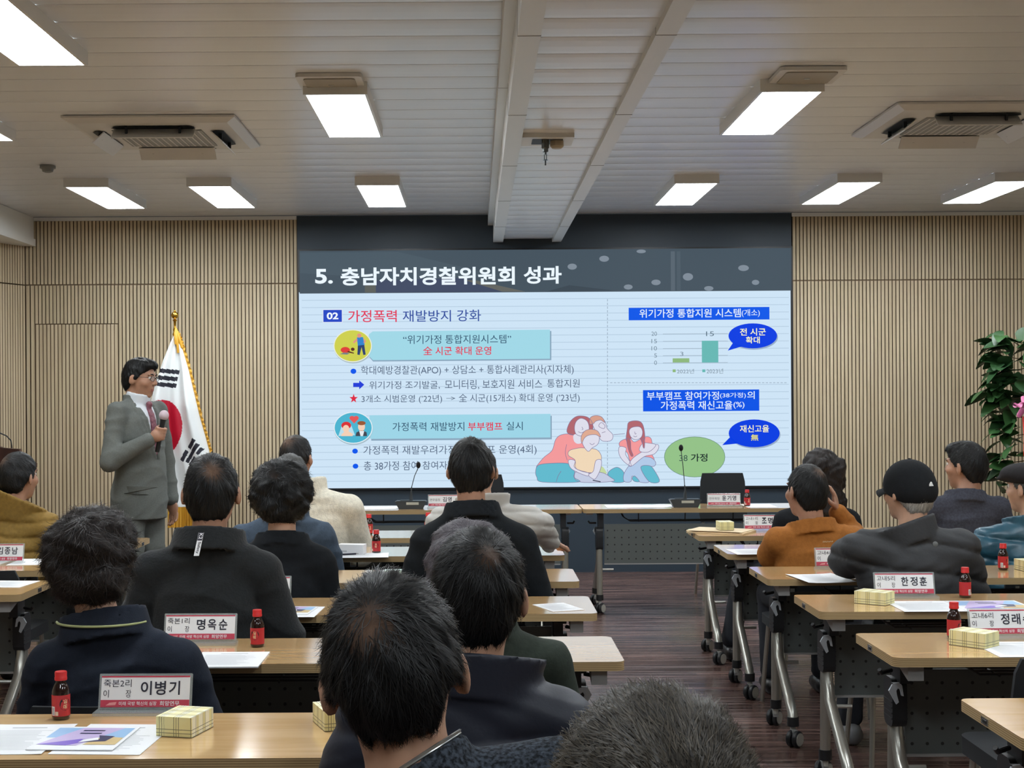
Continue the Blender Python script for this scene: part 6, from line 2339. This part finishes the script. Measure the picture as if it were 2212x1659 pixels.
VW = lambda z: np.clip((z - ZV) / (zs + .05 - ZV), 0, 1.3) * .062
def vcut(x, y, z):
    return np.maximum(np.maximum(np.abs(x) - VW(z), .03 - y), ZV - z)
near = vcut(*g.grid())
g.d = np.maximum(g.d, -near).astype(np.float32)
g.rc(N0 + Vector((0, .022, .0)), hn + Vector((0, .02, .08)), .074, .080, .008, 's')
wf = wrinkle('speaker', .009)
g.disp(lambda x, y, z: wf(x, y, z) * np.clip((1.4 - y * 4), .3, 1))
g.cut(lambda x, y, z: .785 - z + 0 * x + 0 * y)
for e in (-1, 1):                                             # lapels lying on the chest
    zz = np.linspace(ZV + .01, zs + .024, 10)
    for a, b in zip(zz, zz[1:]):
        xa, xb = VW(a) + .012, VW(b) + .012
        t = (a - ZV) / (zs + .05 - ZV)
        for o in (0, .5, 1):
            wd_ = .052 * min(1, t * 1.8)
            if t > .78: wd_ = .03
            x0, x1 = xa + o * wd_, xb + o * wd_
            g.rc((e * x0, front(g, e * (x0 + .012), a) + .004, a), (e * x1, front(g, e * (x1 + .012), b) + .004, b), .0075, .0075, .003)
g.shell(N0 + Vector((0, -.004, -.03)), N0 + Vector((0, .0, .038)), .078, .072, .010, .008)
g.cut(lambda x, y, z: np.minimum(np.minimum(z - (zs + .028), y - .040), .085 - np.abs(x)))
V, F = g.nets(); jk = np_mesh('jacket', V, F, M_suit, sp)
m = MB()
for x0, x1, z, sl_ in ((.085, .185, .985, .010),):
    vs = []
    for i in range(9):
        x = x0 + (x1 - x0) * i / 8
        zz_ = z + sl_ * (i / 8)
        vs += [Vector((x, front(g, x, zz_) + .003, zz_)), Vector((x, front(g, x, zz_ - .045) + .004, zz_ - .045))]
    m.add(vs, [(2 * i, 2 * i + 1, 2 * i + 3, 2 * i + 2) for i in range(8)], M_suit)
o = m.build('pocket_flap', jk); o.modifiers.new('thickness', 'SOLIDIFY').thickness = .004
fh = hair_cap(hc, R, 1.0, .011, 'round', .006)
build_hair(fh, sp, H_BLACK, hc + R @ Vector((.035, .02, .115)), R @ Vector((.3, .1, .9)), 2600, 0, .05, .04, .001, 3)
m = MB()
M_gl = mat('dark_spectacle_frame', (40, 30, 28), .3)
P = lambda x, y, z: hc + R @ Vector((x, y, z))
for e in (-1, 1):
    m.tube([P(e * .033 + .024 * math.cos(a), .1005 - .25 * abs(e * .033 + .024 * math.cos(a)) ** 1.2 * .6, .008 + .0145 * math.sin(a)) for a in [k * PI / 12 for k in range(25)]], .0016, M_gl, 6, False)
    m.tube([P(e * .057, .092, .014), P(e * .074, .06, .014), P(e * .083, -.01, .012)], .0018, M_gl, 6)
m.tube([P(-.010, .1, .012), P(0, .103, .014), P(.010, .1, .012)], .0014, M_gl, 6)
gl = m.build('spectacles', sp)
m = MB()
for e in (-1, 1):
    vs = [P(e * .033 + .0235 * math.cos(a), .1000 - .25 * abs(e * .033 + .0235 * math.cos(a)) ** 1.2 * .6, .008 + .014 * math.sin(a)) for a in [k * PI / 10 for k in range(20)]]
    m.add(vs, [tuple(range(20))], mat('spectacle_glass', (235, 240, 240), .03, alpha=.18, spec=.9))
m.build('lens', gl)
m = MB()
rt = Matrix.Rotation(math.radians(YAW), 3, 'Z')
mw = Vector(sp.location) + rt @ mc; dw = rt @ MICD
r = empty('hand_microphone', mw, 0, 'black hand microphone with a pale foam head held by the speaker', 'microphone')
m.lathe([(.012, -.115), (.0135, -.11), (.0145, .0), (.0165, .07), (.020, .092), (.0, .092)], M_black, n=18, ax=dw); m.build('handle', r, smooth=True)
m = MB(); m.ball(dw * .112, (.030, .030, .032), mat('pale_foam', (204, 186, 194), .95), 18, 12, Vector((0, 0, 1)).rotation_difference(dw).to_matrix()); m.build('foam_cover', r, smooth=True)
